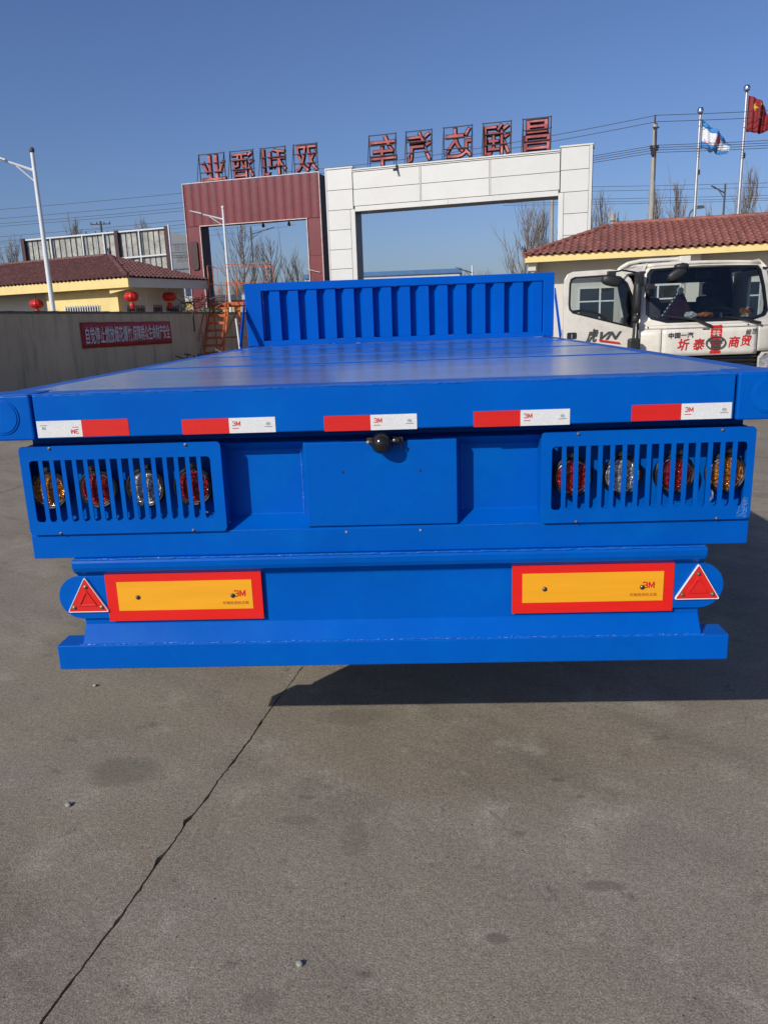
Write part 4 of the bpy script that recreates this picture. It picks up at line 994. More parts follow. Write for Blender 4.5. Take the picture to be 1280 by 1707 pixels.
for i, (z0, z1, y) in enumerate(((8.66, 9.01, 45), (8.2, 8.5, 45), (7.93, 8.22, 45), (7.84, 8.10, 45.3), (7.13, 7.55, 45), (6.86, 7.35, 45.2))):
    wire([(-45, y, z0-.7+.1), (-11, y, z1+.04)], .22, ('topmost', 'second from top', 'third', 'fourth', 'fifth', 'lowest')[i]+' of the six black wires in the sky left of the maroon gate')
for i, (z0, z1) in enumerate(((8.9, 10.1), (8.5, 9.75), (8.05, 9.3))): wire([(-50, 70, z0), (-27.4, 70, z1), (-10, 70, z1+.5)], .4, ('upper', 'middle', 'lower')[i]+' one of three thin wires meeting the far crossarm pole above the billboard')
LBR = 'black overhead wire strung from the concrete utility pole'
WN = ('topmost', 'second from top', 'third', 'fourth', 'fifth', 'lowest')
for i, (zp, zl, zr_) in enumerate(((9.50, 10.7, 9.75), (9.25, 10.45, 9.52), (8.33, 9.6, 8.75), (8.24, 9.5, 8.62), (8.15, 9.4, 8.50), (8.05, 9.3, 8.40))):
    wire([(-8, 50, zl), (10.56, 33.85, zp), (34, 32, zr_+.2)], .30, WN[i]+' of the six black wires strung from the concrete utility pole')
for i, (z, y) in enumerate(((8.60, 50), (8.35, 50), (7.88, 50), (7.75, 50.3), (7.66, 50.6))):
    wire([(6, y, z+.62), (48, y, z+.35)], .25, WN[i if i < 4 else 5]+' of the five low wires behind the flagpoles above the red roof')
# ------------------------------------------------------------------ billboards
BB = thing('lattice_billboard', 'long weathered billboard seen from behind above the brown roof', 'billboard', (-21.3, 42, 0), R(-1.5))
BL = 8.3
for k in range(14):
    a_ = .05+k*(BL-.1)/14; MB().box(a_+.012, a_+(BL-.1)/14-.012, .20, .23, 4.3, 6.42+.026*k).build('backing_panel', lattice_m, BB)
for x in (.06, 5.35, 8.15): MB().box(x-.09, x+.09, 0, .19, 0, 6.5+.04*x).build('post', maroon_dark, BB)
MB().box(8.27, 8.33, 0, .19, 0, 6.9).build('post', pole_w, BB)
for zz in (5.05, 6.42):
    MB().hexa([(0, .08, zz-.04), (BL, .08, zz+.30), (BL, .12, zz+.30), (0, .12, zz-.04)], [(0, .08, zz+.04), (BL, .08, zz+.38), (BL, .12, zz+.38), (0, .12, zz+.04)]).build('rail', pole_w, BB)
for x in (1.6, 3.4, 4.6, 6.6): MB().box(x-.03, x+.03, .10, .16, 4.3, 6.4+.04*x).build('stud', pole_w, BB)
for k in range(26):
    x = .2+k*.312; MB().box(x-.012, x+.012, .165, .2, 4.3, 6.40+.04*x).build('thin_stud', angle_m, BB)
BC = thing('grey_billboard', 'grey faded billboard between the lattice billboard and the maroon gate', 'billboard', (-14.9, 48, 0), R(2))
MB().hexa([(0, 0, 4.4), (2.1, 0, 4.4), (2.1, .2, 4.4), (0, .2, 4.4)], [(0, 0, 7.25), (2.1, 0, 6.75), (2.1, .2, 6.75), (0, .2, 7.25)]).build('board', bill_face, BC)
text('lettering', '营和老', print_gray, BC, .95, 6.25, 1.4, .42, -.006); text('lettering', '酒坊记', print_gray, BC, 1.05, 5.6, 1.4, .42, -.006)
for x in (.3, 1.8): MB().box(x-.08, x+.08, .21, .35, 0, 6.6).build('post', angle_m, BC)

# ------------------------------------------------------------------ far buildings
def far_building(p, rz, L2, D2, h, m, rm, lb, nwin=0, gable=0, wz=(1.0, 2.2)):
    t = thing('far_building', lb, 'building', p, rz)
    MB().box(0, L2, 0, D2, 0, h).build('wall', m, t)
    if gable: MB().prism([(-.3, h), (D2+.3, h), (D2/2, h+gable)], -.2, L2+.2, 'x').build('roof', rm, t)
    else: MB().box(-.15, L2+.15, -.15, D2+.15, h+.002, h+.35).build('roof', rm, t)
    for k in range(nwin):
        x = L2*(k+.5)/nwin; f_ = MB().box(x-.6, x+.6, -.05, -.002, wz[0], wz[1]).build('window', frame_w, t)
        MB().box(x-.52, x+.52, -.06, -.051, wz[0]+.08, wz[1]-.08).build('pane', blackglass, f_)
    return t
far_building((-8.9, 66, 0), R(-3), 13.0, 9, 5.0, farwhite, farblue, 'far white shed with a blue roof edge seen low through both gates', 8, 0, (2.6, 3.8))
far_building((-15.5, 50, 0), R(4), 5.2, 5, 3.05, faryellow, farwhite, 'small yellow building with white roof seen through the stair platform', 3)
far_building((-9.2, 58, 0), R(0), 6.5, 6, 3.6, farwhite, farwhite, 'low white building beyond the maroon gate opening', 5)
far_building((-33, 64, 0), R(6), 14, 8, 5.2, farwhite, farblue, 'far white building hidden behind the brown roof', 6)
far_building((28, 62, 0), R(0), 20, 10, 7.2, tile_l, farwhite, 'far building whose roof edge just rises over the red roof at the right', 0)
pc = thing('blue_van', 'blue parked van half hidden behind the yard wall near the stair platform', 'van', (-8.55, 39.2, 0), R(80))
vb = MB().prism([(-2.1, .35), (-2.15, 1.0), (-1.7, 1.25), (-1.1, 2.12), (1.9, 2.18), (2.1, 1.9), (2.15, .35)], -.85, .85, 'y').build('body', farblue, pc, bevel=.06)
for s in (-1, 1):
    MB().prism([(-1.45, 1.3), (-1.0, 1.98), (1.75, 2.0), (1.85, 1.3)], s*.851, s*.86, 'y').build('side_window', blackglass, pc)
    for x in (-1.4, 1.4): MB().lathe([(.2, -.1), (.32, -.1), (.34, 0), (.32, .1), (.2, .1)], (x, s*.80, .34), 'y', 20).build('wheel', tyre, pc)
MB().hexa([(-1.72, -.75, 1.26), (-1.72, .75, 1.26), (-1.71, .75, 1.28), (-1.71, -.75, 1.28)], [(-1.17, -.7, 2.06), (-1.17, .7, 2.06), (-1.15, .7, 2.08), (-1.15, -.7, 2.08)]).build('windscreen', blackglass, pc)

# ------------------------------------------------------------------ orange stair platform
ST = thing('stair_platform', 'orange rusty mobile stair platform with railings beside the yard wall, left of the headboard', 'stairs', (-8.40, 31.3, 0), R(2)); ST.scale = (1.147,)*3
PW = .66; PZ = 2.12
for x in (0, PW):
    MB().hexa([(x-.03, 0, PZ), (x+.03, 0, PZ), (x+.03, .12, PZ), (x-.03, .12, PZ)], [(x-.03, -2.05, .05), (x+.03, -2.05, .05), (x+.03, -1.9, .05), (x-.03, -1.9, .05)]).build('stringer', orange, ST)
    MB().path([(x, .05, PZ), (x-.01, .05, PZ+1.33)], .022, 6).build('rail_post', orange, ST)
    MB().path([(x-.01, .05, PZ+.75), (x-.06 if x == 0 else x+.05, -1.0, 1.72), (x-.10 if x == 0 else x+.05, -1.95, .85)], .02, 6).build('handrail', orange, ST)
    for k in (-.75, -1.6): MB().path([(x, k, PZ+k*1.1), (x-.05 if x == 0 else x+.04, k, PZ+k*1.1+.8)], .015, 5).build('rail_baluster', orange, ST)
for k in range(8):
    t_ = (k+.6)/8.3; y = -2.0*t_; z = PZ*(1-t_)
    MB().box(.031, PW-.031, y-.10, y+.10, z-.02, z+.015).box(.031, PW-.031, y-.105, y-.10, z-.07, z+.02).build('stair_tread', orange, ST)
MB().box(-.03, 2.2, .121, 1.75, PZ-.10, PZ-.02).build('platform_deck', orange, ST)
MB().box(-.04, 2.2, .06, .12, PZ-.08, PZ+.04).build('edge_beam', orange, ST)
def rail(pts, nm='guard_rail', r=.012): MB().path(pts, r, 6).build(nm, orange, ST)
for zz in (PZ+1.36, PZ+.72): 
    rail([(0, .05, zz), (0, 1.7, zz)]); rail([(0, 1.7, zz), (2.15, 1.7, zz)]); rail([(2.15, .1, zz), (2.15, 1.7, zz)])
rail([(PW, .05, PZ+.72), (2.15, .05, PZ+.72)]); rail([(PW, .05, PZ+1.36), (2.15, .05, PZ+1.36)])
for x, y in ((0, 1.7), (.72, 1.7), (1.43, 1.7), (2.15, 1.7), (2.15, .08), (1.0, .06), (1.3, .06), (1.6, .06), (1.9, .06), (0, .9)): rail([(x, y, PZ), (x, y, PZ+(1.36 if x in (0, .72, 2.15) else .74))], 'rail_post')
for x, y in ((.05, .2), (1.0, .2), (2.1, .2), (.05, 1.7), (2.1, 1.7)): MB().box(x-.04, x+.04, y-.04, y+.04, .0, PZ-.1).build('leg', orange, ST)
rail([(.05, .2, .9), (2.1, .2, .9)], 'cross_brace', .025); rail([(.05, .2, .3), (1.0, .2, 2.0)], 'cross_brace', .02)
gp_ = MB().tube((0, 0, 0), (-.12, .1, 1.78), .035, n=8).build('leaning_pipe', pole_w); gp_.location = (-6.36, 27.2, 0); tag(gp_, 'pale metal pipe standing upright just left of the headboard', 'pipe')
# grille and scrap by the wall end
gr = MB()
rg = random.Random(8)
for i in range(90):
    a_ = Vector((rg.uniform(0, 1.7), rg.uniform(0, .5), rg.uniform(0, .75))); gr.tube(a_, a_+Vector((rg.uniform(-.5, .5), rg.uniform(-.2, .2), rg.uniform(-.25, .35))), .014, n=4)
go_ = gr.build('brushwood_pile', gridm); go_.location = (-9.6, 30.6, 1.95); tag(go_, 'tangle of dry brown branches rising over the wall beyond the yellow house', 'branches', kind='stuff')
tp = MB().box(-.5, .5, 0, .5, 0, 2.35).build('tarp_bundle', greencloth, bevel=.1); tp.location = (-9.3, 34.5, 0); tag(tp, 'dark green covered bundle behind the end of the wall', 'tarpaulin')
sp = MB()
for i in range(70):
    a_ = Vector((rg.uniform(0, 1.6), rg.uniform(0, 1.2), rg.uniform(0.02, .55))); sp.tube(a_, a_+Vector((rg.uniform(-.4, .4), rg.uniform(-.3, .3), rg.uniform(-.1, .2))), .025, n=5)
spo = sp.build('scrap_heap', gridm); spo.location = (-8.2, 26.0, 0); tag(spo, 'low heap of rusty scrap at the foot of the orange stairs', 'scrap', kind='stuff')

# ------------------------------------------------------------------ trees
def tree(p, h, spread, seed, lb, nb=26, base=.15, m=None, sub=5, tr=.12, up_=1.0):
    t = thing('bare_tree', lb, 'tree', p, 0, 'leafless trees behind the gates and roofs'); rr = random.Random(seed)
    tk = MB(); pts = [Vector((0, 0, 0))]; n_ = 10
    for i in range(1, n_+1): pts.append(Vector((rr.uniform(-.04, .04)*h*.3+pts[-1].x*.9, rr.uniform(-.03, .03)*h*.3, h*.93*i/n_)))
    tk.path([tuple(q) for q in pts], tr, 7, .015); tk.build('trunk', m or bark, t)
    cr = MB()
    def tp_(z):
        f = max(0, min(.999, z/(h*.93)))*n_; i = int(f); return pts[i].lerp(pts[i+1], f-i)
    for k in range(nb):
        z0 = h*(base+(.88-base)*(k/nb)**.9); a_ = rr.uniform(0, 6.283); q = tp_(z0); L2 = (h-z0)*rr.uniform(.55, .98)
        d = Vector((math.cos(a_)*1.25, math.sin(a_), .9*up_)); d.normalize(); r_ = tr*.42*(1-z0/h)+.014; segs = 6; line = [q]
        for s_ in range(segs):
            d = (d+Vector((rr.uniform(-.16, .16), rr.uniform(-.16, .16), .24*up_))).normalized(); st_ = L2/segs*min(1, .6+.1*s_)
            if s_ < 2: d2 = d*spread
            q = q+Vector((d.x*spread, d.y*spread, d.z))*st_; line.append(q)
        cr.path([tuple(x) for x in line], r_, 4, .007)
        for j in range(sub):
            i = rr.randint(1, segs-1); b0 = line[i].lerp(line[i+1], rr.random()); dd = (line[i+1]-line[i]).normalized()
            ls = L2*rr.uniform(.18, .42); e = (dd+Vector((rr.uniform(-.6, .6), rr.uniform(-.6, .6), rr.uniform(-.1, .3)))*.9).normalized(); l2 = [b0]
            for _ in range(3):
                e = (e+Vector((rr.uniform(-.15, .15), rr.uniform(-.15, .15), .22))).normalized(); l2.append(l2[-1]+e*ls/3)
            cr.path([tuple(x) for x in l2], r_*.42+.004, 3, .005)
            for _ in range(2):
                b1 = l2[rr.randint(1, 2)]; e2 = (e+Vector((rr.uniform(-.6, .6), rr.uniform(-.6, .6), .1))).normalized()
                cr.tube(b1, b1+e2*ls*.45, .008, .004, 3, cap=False)
    cr.build('crown', m or bark, t); return t
tree((-12.4, 58, 0), 9.2, .85, 1, 'many-stemmed bare tree at the left inside the maroon gate opening', 34, .08)
tree((-10.8, 60, 0), 8.2, 1.0, 2, 'wide bare tree in the middle of the maroon gate opening', 34, .08)
tree((-8.9, 62, 0), 7.0, 1.1, 12, 'lower bare tree at the right inside the maroon gate opening', 26, .08)
tree((8.3, 56, 0), 9.4, .85, 3, 'tall bare poplar inside the right part of the white gate opening', 40, .10)
tree((9.9, 59, 0), 9.5, .45, 4, 'bare poplar beside the right leg of the white gate', 34, .15)
tree((12.9, 54, 0), 9.6, .34, 5, 'slim bare poplar just right of the white gate', 30, .2)
tree((14.6, 56, 0), 8.6, .36, 6, 'small bare poplar left of the utility pole', 26, .2)
tree((17.2, 55, 0), 9.8, .32, 7, 'bare poplar between the utility pole and the white flag', 30, .2)
tree((18.9, 56, 0), 10.6, .30, 8, 'taller bare poplar just left of the white flag', 30, .2)
tree((23.2, 55, 0), 11.2, .34, 9, 'bare poplar at the foot of the red flag', 34, .2)
tree((21.6, 58, 0), 8.8, .4, 14, 'lower bare poplar left of the red flag', 24, .2)
tree((26.0, 58, 0), 10.0, .4, 15, 'bare poplar at the right edge of the photo', 24, .2)
tree((-31, 60, 0), 8.9, .5, 10, 'bare tree at the left edge above the brown roof', 28, .15, bark_far)
tree((-24.8, 58, 0), 10.1, .28, 11, 'slim bare poplar tops rising over the left part of the lattice billboard', 24, .3, bark_far)
tree((-20.2, 60, 0), 10.0, .30, 13, 'slim bare poplar tops rising over the right end of the lattice billboard', 24, .3, bark_far)
tree((-15.9, 60, 0), 8.4, .4, 16, 'bare tree behind the grey billboard', 24, .2, bark_far)
fwood = MB(); rq = random.Random(77)
for i in range(900):
    x = rq.uniform(-90, 90); y = rq.uniform(110, 150); h_ = rq.uniform(4.5, 8.3)*(.8+.3*math.sin(x*.21))
    fwood.tube((x, y, 0), (x+rq.uniform(-.3, .3), y, h_), .12, .02, 3, cap=False)
    for _ in range(7):
        z0 = h_*rq.uniform(.2, .8); fwood.tube((x, y, z0), (x+rq.uniform(-1.2, 1.2), y+rq.uniform(-.5, .5), z0+(h_-z0)*.9), .06, .02, 3, cap=False)
fo = fwood.build('distant_woodland', bark_far); tag(fo, 'line of distant brown leafless woodland on the horizon', 'woodland', kind='stuff')

# ------------------------------------------------------------------ white truck with open door
TR = thing('white_truck', 'cream white light truck with its passenger door open, before the red roofed house', 'truck', (4.36, 9.25, 0))
HWD = .97
def fr_(x, z):
    b_ = .13*abs(x/HWD)**4.5
    rk = .0+.02*(z-.9) if z < 1.42 else .0104+(z-1.42)*.40
    if z > 2.2: rk += (z-2.2)*2.2
    return b_+rk
def scurve(pts, n=6):
    """resample a closed polygon more finely"""
    out = []
    for a_, b_ in zip(pts, pts[1:]+pts[:1]):
        for i in range(n): out.append((a_[0]+(b_[0]-a_[0])*i/n, a_[1]+(b_[1]-a_[1])*i/n))
    return out
WS = [(-.60, 1.435), (.60, 1.435), (.80, 1.49), (.86, 1.56), (.845, 1.9), (.81, 2.13), (.76, 2.19), (0, 2.215), (-.76, 2.19), (-.81, 2.13), (-.845, 1.9), (-.86, 1.56), (-.80, 1.49)]
WSi = [(x*.955, 1.82+(z-1.82)*.93) for x, z in WS]
OUT = [(-.965, 1.395), (.965, 1.395), (.95, 1.8), (.90, 2.16), (.82, 2.27), (0, 2.30), (-.82, 2.27), (-.90, 2.16), (-.95, 1.8)]
MB().plate(scurve(OUT), [scurve([(x*1.012, 1.82+(z-1.82)*1.02) for x, z in WS])], 0, .05, fr_).build('cab_front_frame', truckwhite, TR, smooth=True)
MB().plate(scurve([(x*1.010, 1.82+(z-1.82)*1.018) for x, z in WS]), [scurve(WSi)], -.006, .03, fr_).build('windscreen_seal', blackgloss, TR, smooth=True)
def gridsurf(name, xs, zs, f, m, parent, inside=None, th=.006, yo=0):
    mb = MB(); G = [[mb.bm.verts.new((x, f(x, z)+yo, z)) for z in zs] for x in xs]
    for i in range(len(xs)-1):
        for j in range(len(zs)-1): mb.bm.faces.new((G[i][j], G[i+1][j], G[i+1][j+1], G[i][j+1]))
    o = mb.build(name, m, parent, smooth=True)
    if th: s_ = o.modifiers.new('s', 'SOLIDIFY'); s_.thickness = th; s_.offset = -1
    return o
def lin(a, b_, n): return [a+(b_-a)*i/n for i in range(n+1)]
mb = MB().plate(scurve(WSi, 3), [], .006, .010, fr_); mb.build('windscreen', cabglass, TR)
# lower front: cowl strip, main panel, corners
gridsurf('cowl_strip', lin(-.965, .965, 24), [1.345, 1.36, 1.392], fr_, truckwhite, TR, th=.03)
gridsurf('front_flap', lin(-.66, .70, 20), lin(.955, 1.338, 6), fr_, truckwhite, TR, th=.03, yo=-.012)
gridsurf('front_corner', lin(-.97, -.668, 8), lin(.80, 1.342, 6), fr_, truckwhite, TR, th=.03)
gridsurf('front_corner', lin(.708, .97, 8), lin(.99, 1.342, 6), fr_, truckwhite, TR, th=.03)
gridsurf('grille', lin(-.68, .72, 12), lin(.62, .952, 4), fr_, plastic, TR, th=.02, yo=.03)
for z in (.905, .85, .79, .73): gridsurf('grille_bar', lin(-.67, .71, 12), [z, z+.022], fr_, blackgloss, TR, th=.02, yo=.0)
gridsurf('front_bumper', lin(-.98, .98, 20), lin(.30, .60, 4), fr_, truckwhite, TR, th=.04, yo=-.05)
gridsurf('panel_seam', lin(-.6, .62, 14), [1.3365, 1.3435], fr_, joint, TR, th=0, yo=-.004)
for s, x in ((-1, -.85), (1, .86)):
    hl_ = gridsurf('headlight', lin(x-.11, x+.11, 8), lin(.64, .93, 6), fr_, lens_clear, TR, th=.03, yo=-.01)
    hl_['label'] = 'clear headlight'
    MB().plate(scurve([(x-.13, .62), (x+.125, .62), (x+.125, .97), (x-.05*s-.02, .975), (x-.13, .90)], 2), [scurve([(x-.11, .64), (x+.105, .64), (x+.105, .95), (x-.03, .95), (x-.11, .88)], 2)], -.02, .01, fr_).build('headlight_rim', truckwhite, TR)
# body shell
MB().plate([(-.82, 2.27), (.82, 2.27), (.88, 2.22), (.96, 1.8), (.97, .75), (-.97, .75), (-.96, 1.8), (-.88, 2.22)],
           [rrect(-.62, .52, 1.70, 2.04, .06)], 1.62, 1.66).build('cab_rear_wall', truckwhite, TR)
MB().plate([(-.80, 2.24), (.80, 2.24), (.86, 2.15), (.92, 1.8), (.92, .82), (-.92, .82), (-.92, 1.8), (-.86, 2.15)], [rrect(-.60, .50, 1.72, 2.02, .05)], 1.59, 1.615).build('rear_liner', seatm, TR)
rg_ = MB()
for i in range(10):
    x0, x1 = -.84+i*.168, -.84+(i+1)*.168
    zf = lambda x: 2.29-.03*abs(x/.84)**2
    rg_.quadface([(x0, .42, zf(x0)), (x1, .42, zf(x1)), (x1, 1.0, zf(x1)+.035), (x0, 1.0, zf(x0)+.035)])
    rg_.quadface([(x0, 1.0, zf(x0)+.035), (x1, 1.0, zf(x1)+.035), (x1, 1.64, zf(x1)-.01), (x0, 1.64, zf(x0)-.01)])
bmesh.ops.remove_doubles(rg_.bm, verts=rg_.bm.verts, dist=1e-4)
ro = rg_.build('cab_roof', truckwhite, TR, smooth=True); sm_ = ro.modifiers.new('s', 'SOLIDIFY'); sm_.thickness = .04
for s in (-1, 1):
    MB().hexa([(s*.84, .42, 2.255), (s*.84, 1.64, 2.24), (s*.90, 1.64, 2.17), (s*.90, .36, 2.17)], [(s*.80, .42, 2.285), (s*.80, 1.64, 2.275), (s*.865, 1.64, 2.15), (s*.865, .36, 2.15)]).build('roof_side', truckwhite, TR)
    MB().box(min(s*.93, s*.97), max(s*.93, s*.97), 1.12, 1.64, .75, 2.16).build('cab_side_rear', truckwhite, TR, bevel=.01)
    MB().box(min(s*.90, s*.96), max(s*.90, s*.96), .14, .22, .75, 1.40).build('hinge_pillar', truckwhite, TR)
    MB().box(min(s*.84, s*.91), max(s*.84, s*.91), .36, 1.12, 2.14, 2.17).build('door_header', plastic, TR)
MB().plate([(.2, .75), (1.12, .75), (1.12, 2.14), (.50, 2.14), (.2, 1.42)], [[(.32, 1.42), (1.05, 1.42), (1.05, 2.06), (.58, 2.06)]], 0, .04).build('driver_door', truckwhite, TR)
dd_ = bpy.data.objects['driver_door']; dd_.rotation_euler = (0, 0, R(90)); dd_.location = (.97, 0, 0)
MB().box(-.93, .93, .2, 1.62, .72, .80).build('cab_floor', plastic, TR)
MB().hexa([(-.88, .16, 1.38), (.88, .16, 1.38), (.88, .55, 1.42), (-.88, .55, 1.42)], [(-.88, .16, 1.42), (.88, .16, 1.42), (.88, .52, 1.475), (-.88, .52, 1.475)]).build('dashboard', plastic, TR, bevel=.02)
MB().box(-.88, .88, .45, .56, .9, 1.38).build('dash_front', plastic, TR)
for x in (-.52, .5):
    st_ = MB().box(x-.26, x+.26, .75, 1.25, 1.0, 1.18).build('seat', seatm, TR, bevel=.05)
    MB().hexa([(x-.25, 1.2, 1.15), (x+.25, 1.2, 1.15), (x+.25, 1.34, 1.15), (x-.25, 1.34, 1.15)], [(x-.22, 1.36, 1.80), (x+.22, 1.36, 1.80), (x+.22, 1.48, 1.80), (x-.22, 1.48, 1.80)]).build('backrest', seatm, st_, bevel=.04)
    MB().box(x-.13, x+.13, 1.38, 1.47, 1.82, 2.0).build('headrest', seatm, st_, bevel=.03)
sw = MB(); cx_, cy_, cz_ = .40, .66, 1.53
for i in range(24):
    a0, a1 = 2*math.pi*i/24, 2*math.pi*(i+1)/24
    q = lambda a: (cx_+.21*math.cos(a), cy_+.21*math.sin(a)*.85, cz_+.21*math.sin(a)*.42)
    sw.tube(q(a0), q(a1), .015, n=6)
sw.tube((cx_-.2, cy_, cz_), (cx_+.2, cy_, cz_), .014, n=6); sw.tube((cx_, cy_, cz_), (cx_, cy_-.12, cz_-.35), .03, n=8)
sw.build('steering_wheel', plastic, TR, smooth=True)
MB().hexa([(-.05, .56, 2.06), (.22, .56, 2.06), (.22, .57, 2.06), (-.05, .57, 2.06)], [(-.03, .54, 2.14), (.20, .54, 2.14), (.20, .55, 2.14), (-.03, .55, 2.14)]).build('interior_mirror', chrome, TR, bevel=.003)
MB().box(-.78, -.30, .52, .54, 2.02, 2.16).build('sun_visor', seatm, TR, bevel=.01)
# loose things on the dashboard
def item(nm, mb, m, lb, cat, **k):
    o = mb.build(nm, m, None, **k); o.location = TR.location; tag(o, lb, cat); return o
item('folded_bag', MB().hexa([(-.62, .26, 1.45), (-.10, .26, 1.45), (-.14, .48, 1.47), (-.60, .48, 1.47)], [(-.38, .36, 1.84), (-.29, .36, 1.88), (-.28, .42, 1.86), (-.37, .42, 1.83)]), cloth_d, 'dark glossy bag standing in a peak behind the windscreen of the white truck', 'bag', bevel=.02)
mbp = MB(); rp = random.Random(6)
for k in range(7):
    a_ = Vector((-.37, .33, 1.84)).lerp(Vector((-.62, .25, 1.50)), k/7); mbp.tube(a_, a_+Vector((-.020, -.005, -.026)), .008, .013, 5)
mbp.lathe([(.01, -.05), (.045, -.02), (.05, .03), (.015, .06)], (-.335, .33, 1.87), 'z', 10)
item('white_ribbon', mbp, paper, 'crumpled white plastic edge along the dark bag in the truck windscreen', 'wrapper')
mb = MB(); bmesh.ops.create_icosphere(mb.bm, subdivisions=3, radius=1)
for v in mb.bm.verts: v.co = Vector((v.co.x*.12, v.co.y*.07, v.co.z*.04))*(1+.35*noise.noise(v.co*4))+Vector((.03, .30, 1.52))
item('orange_packet', mb, snack, 'orange packet lying mid dashboard of the white truck', 'packet')
mb = MB(); bmesh.ops.create_icosphere(mb.bm, subdivisions=3, radius=1)
for v in mb.bm.verts: v.co = Vector((v.co.x*.09, v.co.y*.06, v.co.z*.05))*(1+.5*noise.noise(v.co*3))+Vector((-.19, .28, 1.52))
item('crumpled_paper', mb, paper, 'crumpled pale paper on the dashboard left of the orange packet', 'paper')
for i, x in enumerate((.57, .67)):
    mb = MB().lathe([(.045, .0), (.047, -.03), (.038, -.035), (.028, -.02), (.015, -.02), (.010, -.03)], (x, .30, 1.555), 'y', 18)
    item('round_gauge', mb, print_brown, ('left' if i == 0 else 'right')+' one of two round brown ornaments at the right end of the truck dashboard', 'ornament', smooth=True)
item('floor_mat', MB().box(-.16, .18, .24, .40, 1.470, 1.474), cloth_d, 'thin dark mat on the truck dashboard under the packets', 'mat')
# wipers
MB().path([(-.58, fr_(-.58, 1.50)-.03, 1.52), (-.20, fr_(-.2, 1.45)-.035, 1.46), (.02, fr_(0, 1.38)-.04, 1.36)], .010, 6, .022).build('wiper', plastic, TR)
MB().path([(.22, fr_(.2, 1.5)-.03, 1.485), (.50, fr_(.5, 1.45)-.035, 1.44), (.72, fr_(.72, 1.40)-.04, 1.385)], .010, 6, .022).build('wiper', plastic, TR)
MB().box(-.1, .0, fr_(0, 1.34)-.03, fr_(0, 1.34)-.01, 1.325, 1.335).build('wiper_base', plastic, TR)
for x in (-.85, .16, .55): MB().lathe([(.012, 0), (.012, -.01), (.004, -.015)], (x, fr_(x, 1.37), 1.37), 'y', 8).build('washer_nozzle', plastic, TR)
# writing on the cab
yF = lambda x: fr_(x, 1.15)-.0185

def ft(s, m, cx, cz, w_, h_, **k): return text('lettering', s, m, TR, cx, cz, w_, h_, yF(abs(cx)+w_*.3)-.004, **k)
ft('中国一汽', cabprint, -.40, 1.25, .36, .082, bold=.03)
ft('圻', print_red, -.36, 1.115, .17, .17, bold=.02, shear=.15); ft('泰', print_red, -.145, 1.115, .165, .165, bold=.02, shear=.15)
ft('商', print_red, .36, 1.135, .16, .16, bold=.02, shear=.15); ft('贸', print_red, .525, 1.145, .155, .155, bold=.02, shear=.15)
text('lettering', '解', cabprint, TR, .555, 1.26, .085, .09, fr_(.60, 1.15)-.0195, bold=.015, shear=.2); text('lettering', '放', cabprint, TR, .645, 1.275, .085, .09, fr_(.69, 1.15)-.0225, bold=.015, shear=.2)
mb = MB(); yb = fr_(.1, 1.2)-.0205
for k, (z0, z1) in enumerate(((1.335, 1.375), (1.265, 1.325), (1.20, 1.255), (.975, 1.015))):
    mb.box(.02, .175, yb, yb+.004, z0, z1)
mb.box(.035, .16, yb, yb+.004, 1.02, 1.195)
rb = mb.build('red_tassel_print', print_red, TR)
text('lettering', '平安', truckwhite, TR, .098, 1.255, .11, .10, yb-.003)
el = lambda rx, rz, n=28: [(.098+rx*math.cos(2*math.pi*i/n), 1.125+rz*math.sin(2*math.pi*i/n)) for i in range(n)]
em = MB().plate(el(.145, .098), [el(.125, .080)], yb-.014, yb-.004).build('oval_emblem', cabprint, TR, bevel=.002)
mb = MB()
for s in (-1, 1):
    for k in range(3):
        z = 1.165-k*.035; mb.prism([(.098+s*.012, z), (.098+s*(.105-.018*k), z+.012), (.098+s*(.100-.018*k), z-.010), (.098+s*.012, z-.018)], yb-.013, yb-.005, 'y')
mb.box(.088, .108, yb-.0135, yb-.005, 1.055, 1.19); mb.box(.03, .165, yb-.0132, yb-.0052, 1.065, 1.078); mb.build('emblem_bars', cabprint, em)
# open door
DO = [(-1.02, .72), (-1.0, 1.36), (-.985, 1.62), (-1.02, 1.86), (-1.10, 2.06), (-1.22, 2.175), (-1.40, 2.205), (-1.92, 2.19), (-2.0, 2.16), (-2.045, 2.08), (-2.055, 1.9), (-2.05, 1.2), (-2.02, .72)]
DW = [(-1.05, 1.37), (-1.045, 1.62), (-1.08, 1.84), (-1.15, 2.01), (-1.25, 2.10), (-1.42, 2.13), (-1.90, 2.115), (-1.955, 2.09), (-1.975, 2.03), (-1.985, 1.72), (-1.975, 1.66), (-1.93, 1.61)]
ybend = lambda x, z: -.05*(1-((z-1.3)/.9)**2)+.10*abs((x+1.0))*.25
door = MB().plate(DO, [DW], .16, .21, ybend).build('open_door', truckwhite, TR, smooth=False, bevel=.006)
door['label'] = 'passenger door standing wide open'
MB().plate([(-1.52+(x+1.52)*1.0, z) for x, z in DW], [[(-1.52+(x+1.52)*.945, 1.80+(z-1.80)*.93) for x, z in DW]], .150, .20, ybend).build('window_seal', blackgloss, door)
MB().plate([(-1.52+(x+1.52)*.95, 1.80+(z-1.80)*.935) for x, z in DW], [], .180, .184, ybend).build('door_glass', cabglass, door)
MB().prism(rrect(-2.0, -1.86, 1.24, 1.335, .02), .128, .165, 'y').build('door_handle', plastic, door)
MB().box(-1.94, -1.925, .118, .128, 1.25, 1.31).build('handle_lever', steel, door)
text('lettering', '虎', cabprint, door, -1.64, 1.285, .18, .19, .112, bold=.025, shear=.3)
text('lettering', 'VN', cabprint, door, -1.37, 1.275, .32, .115, .112, bold=.04, shear=.45)
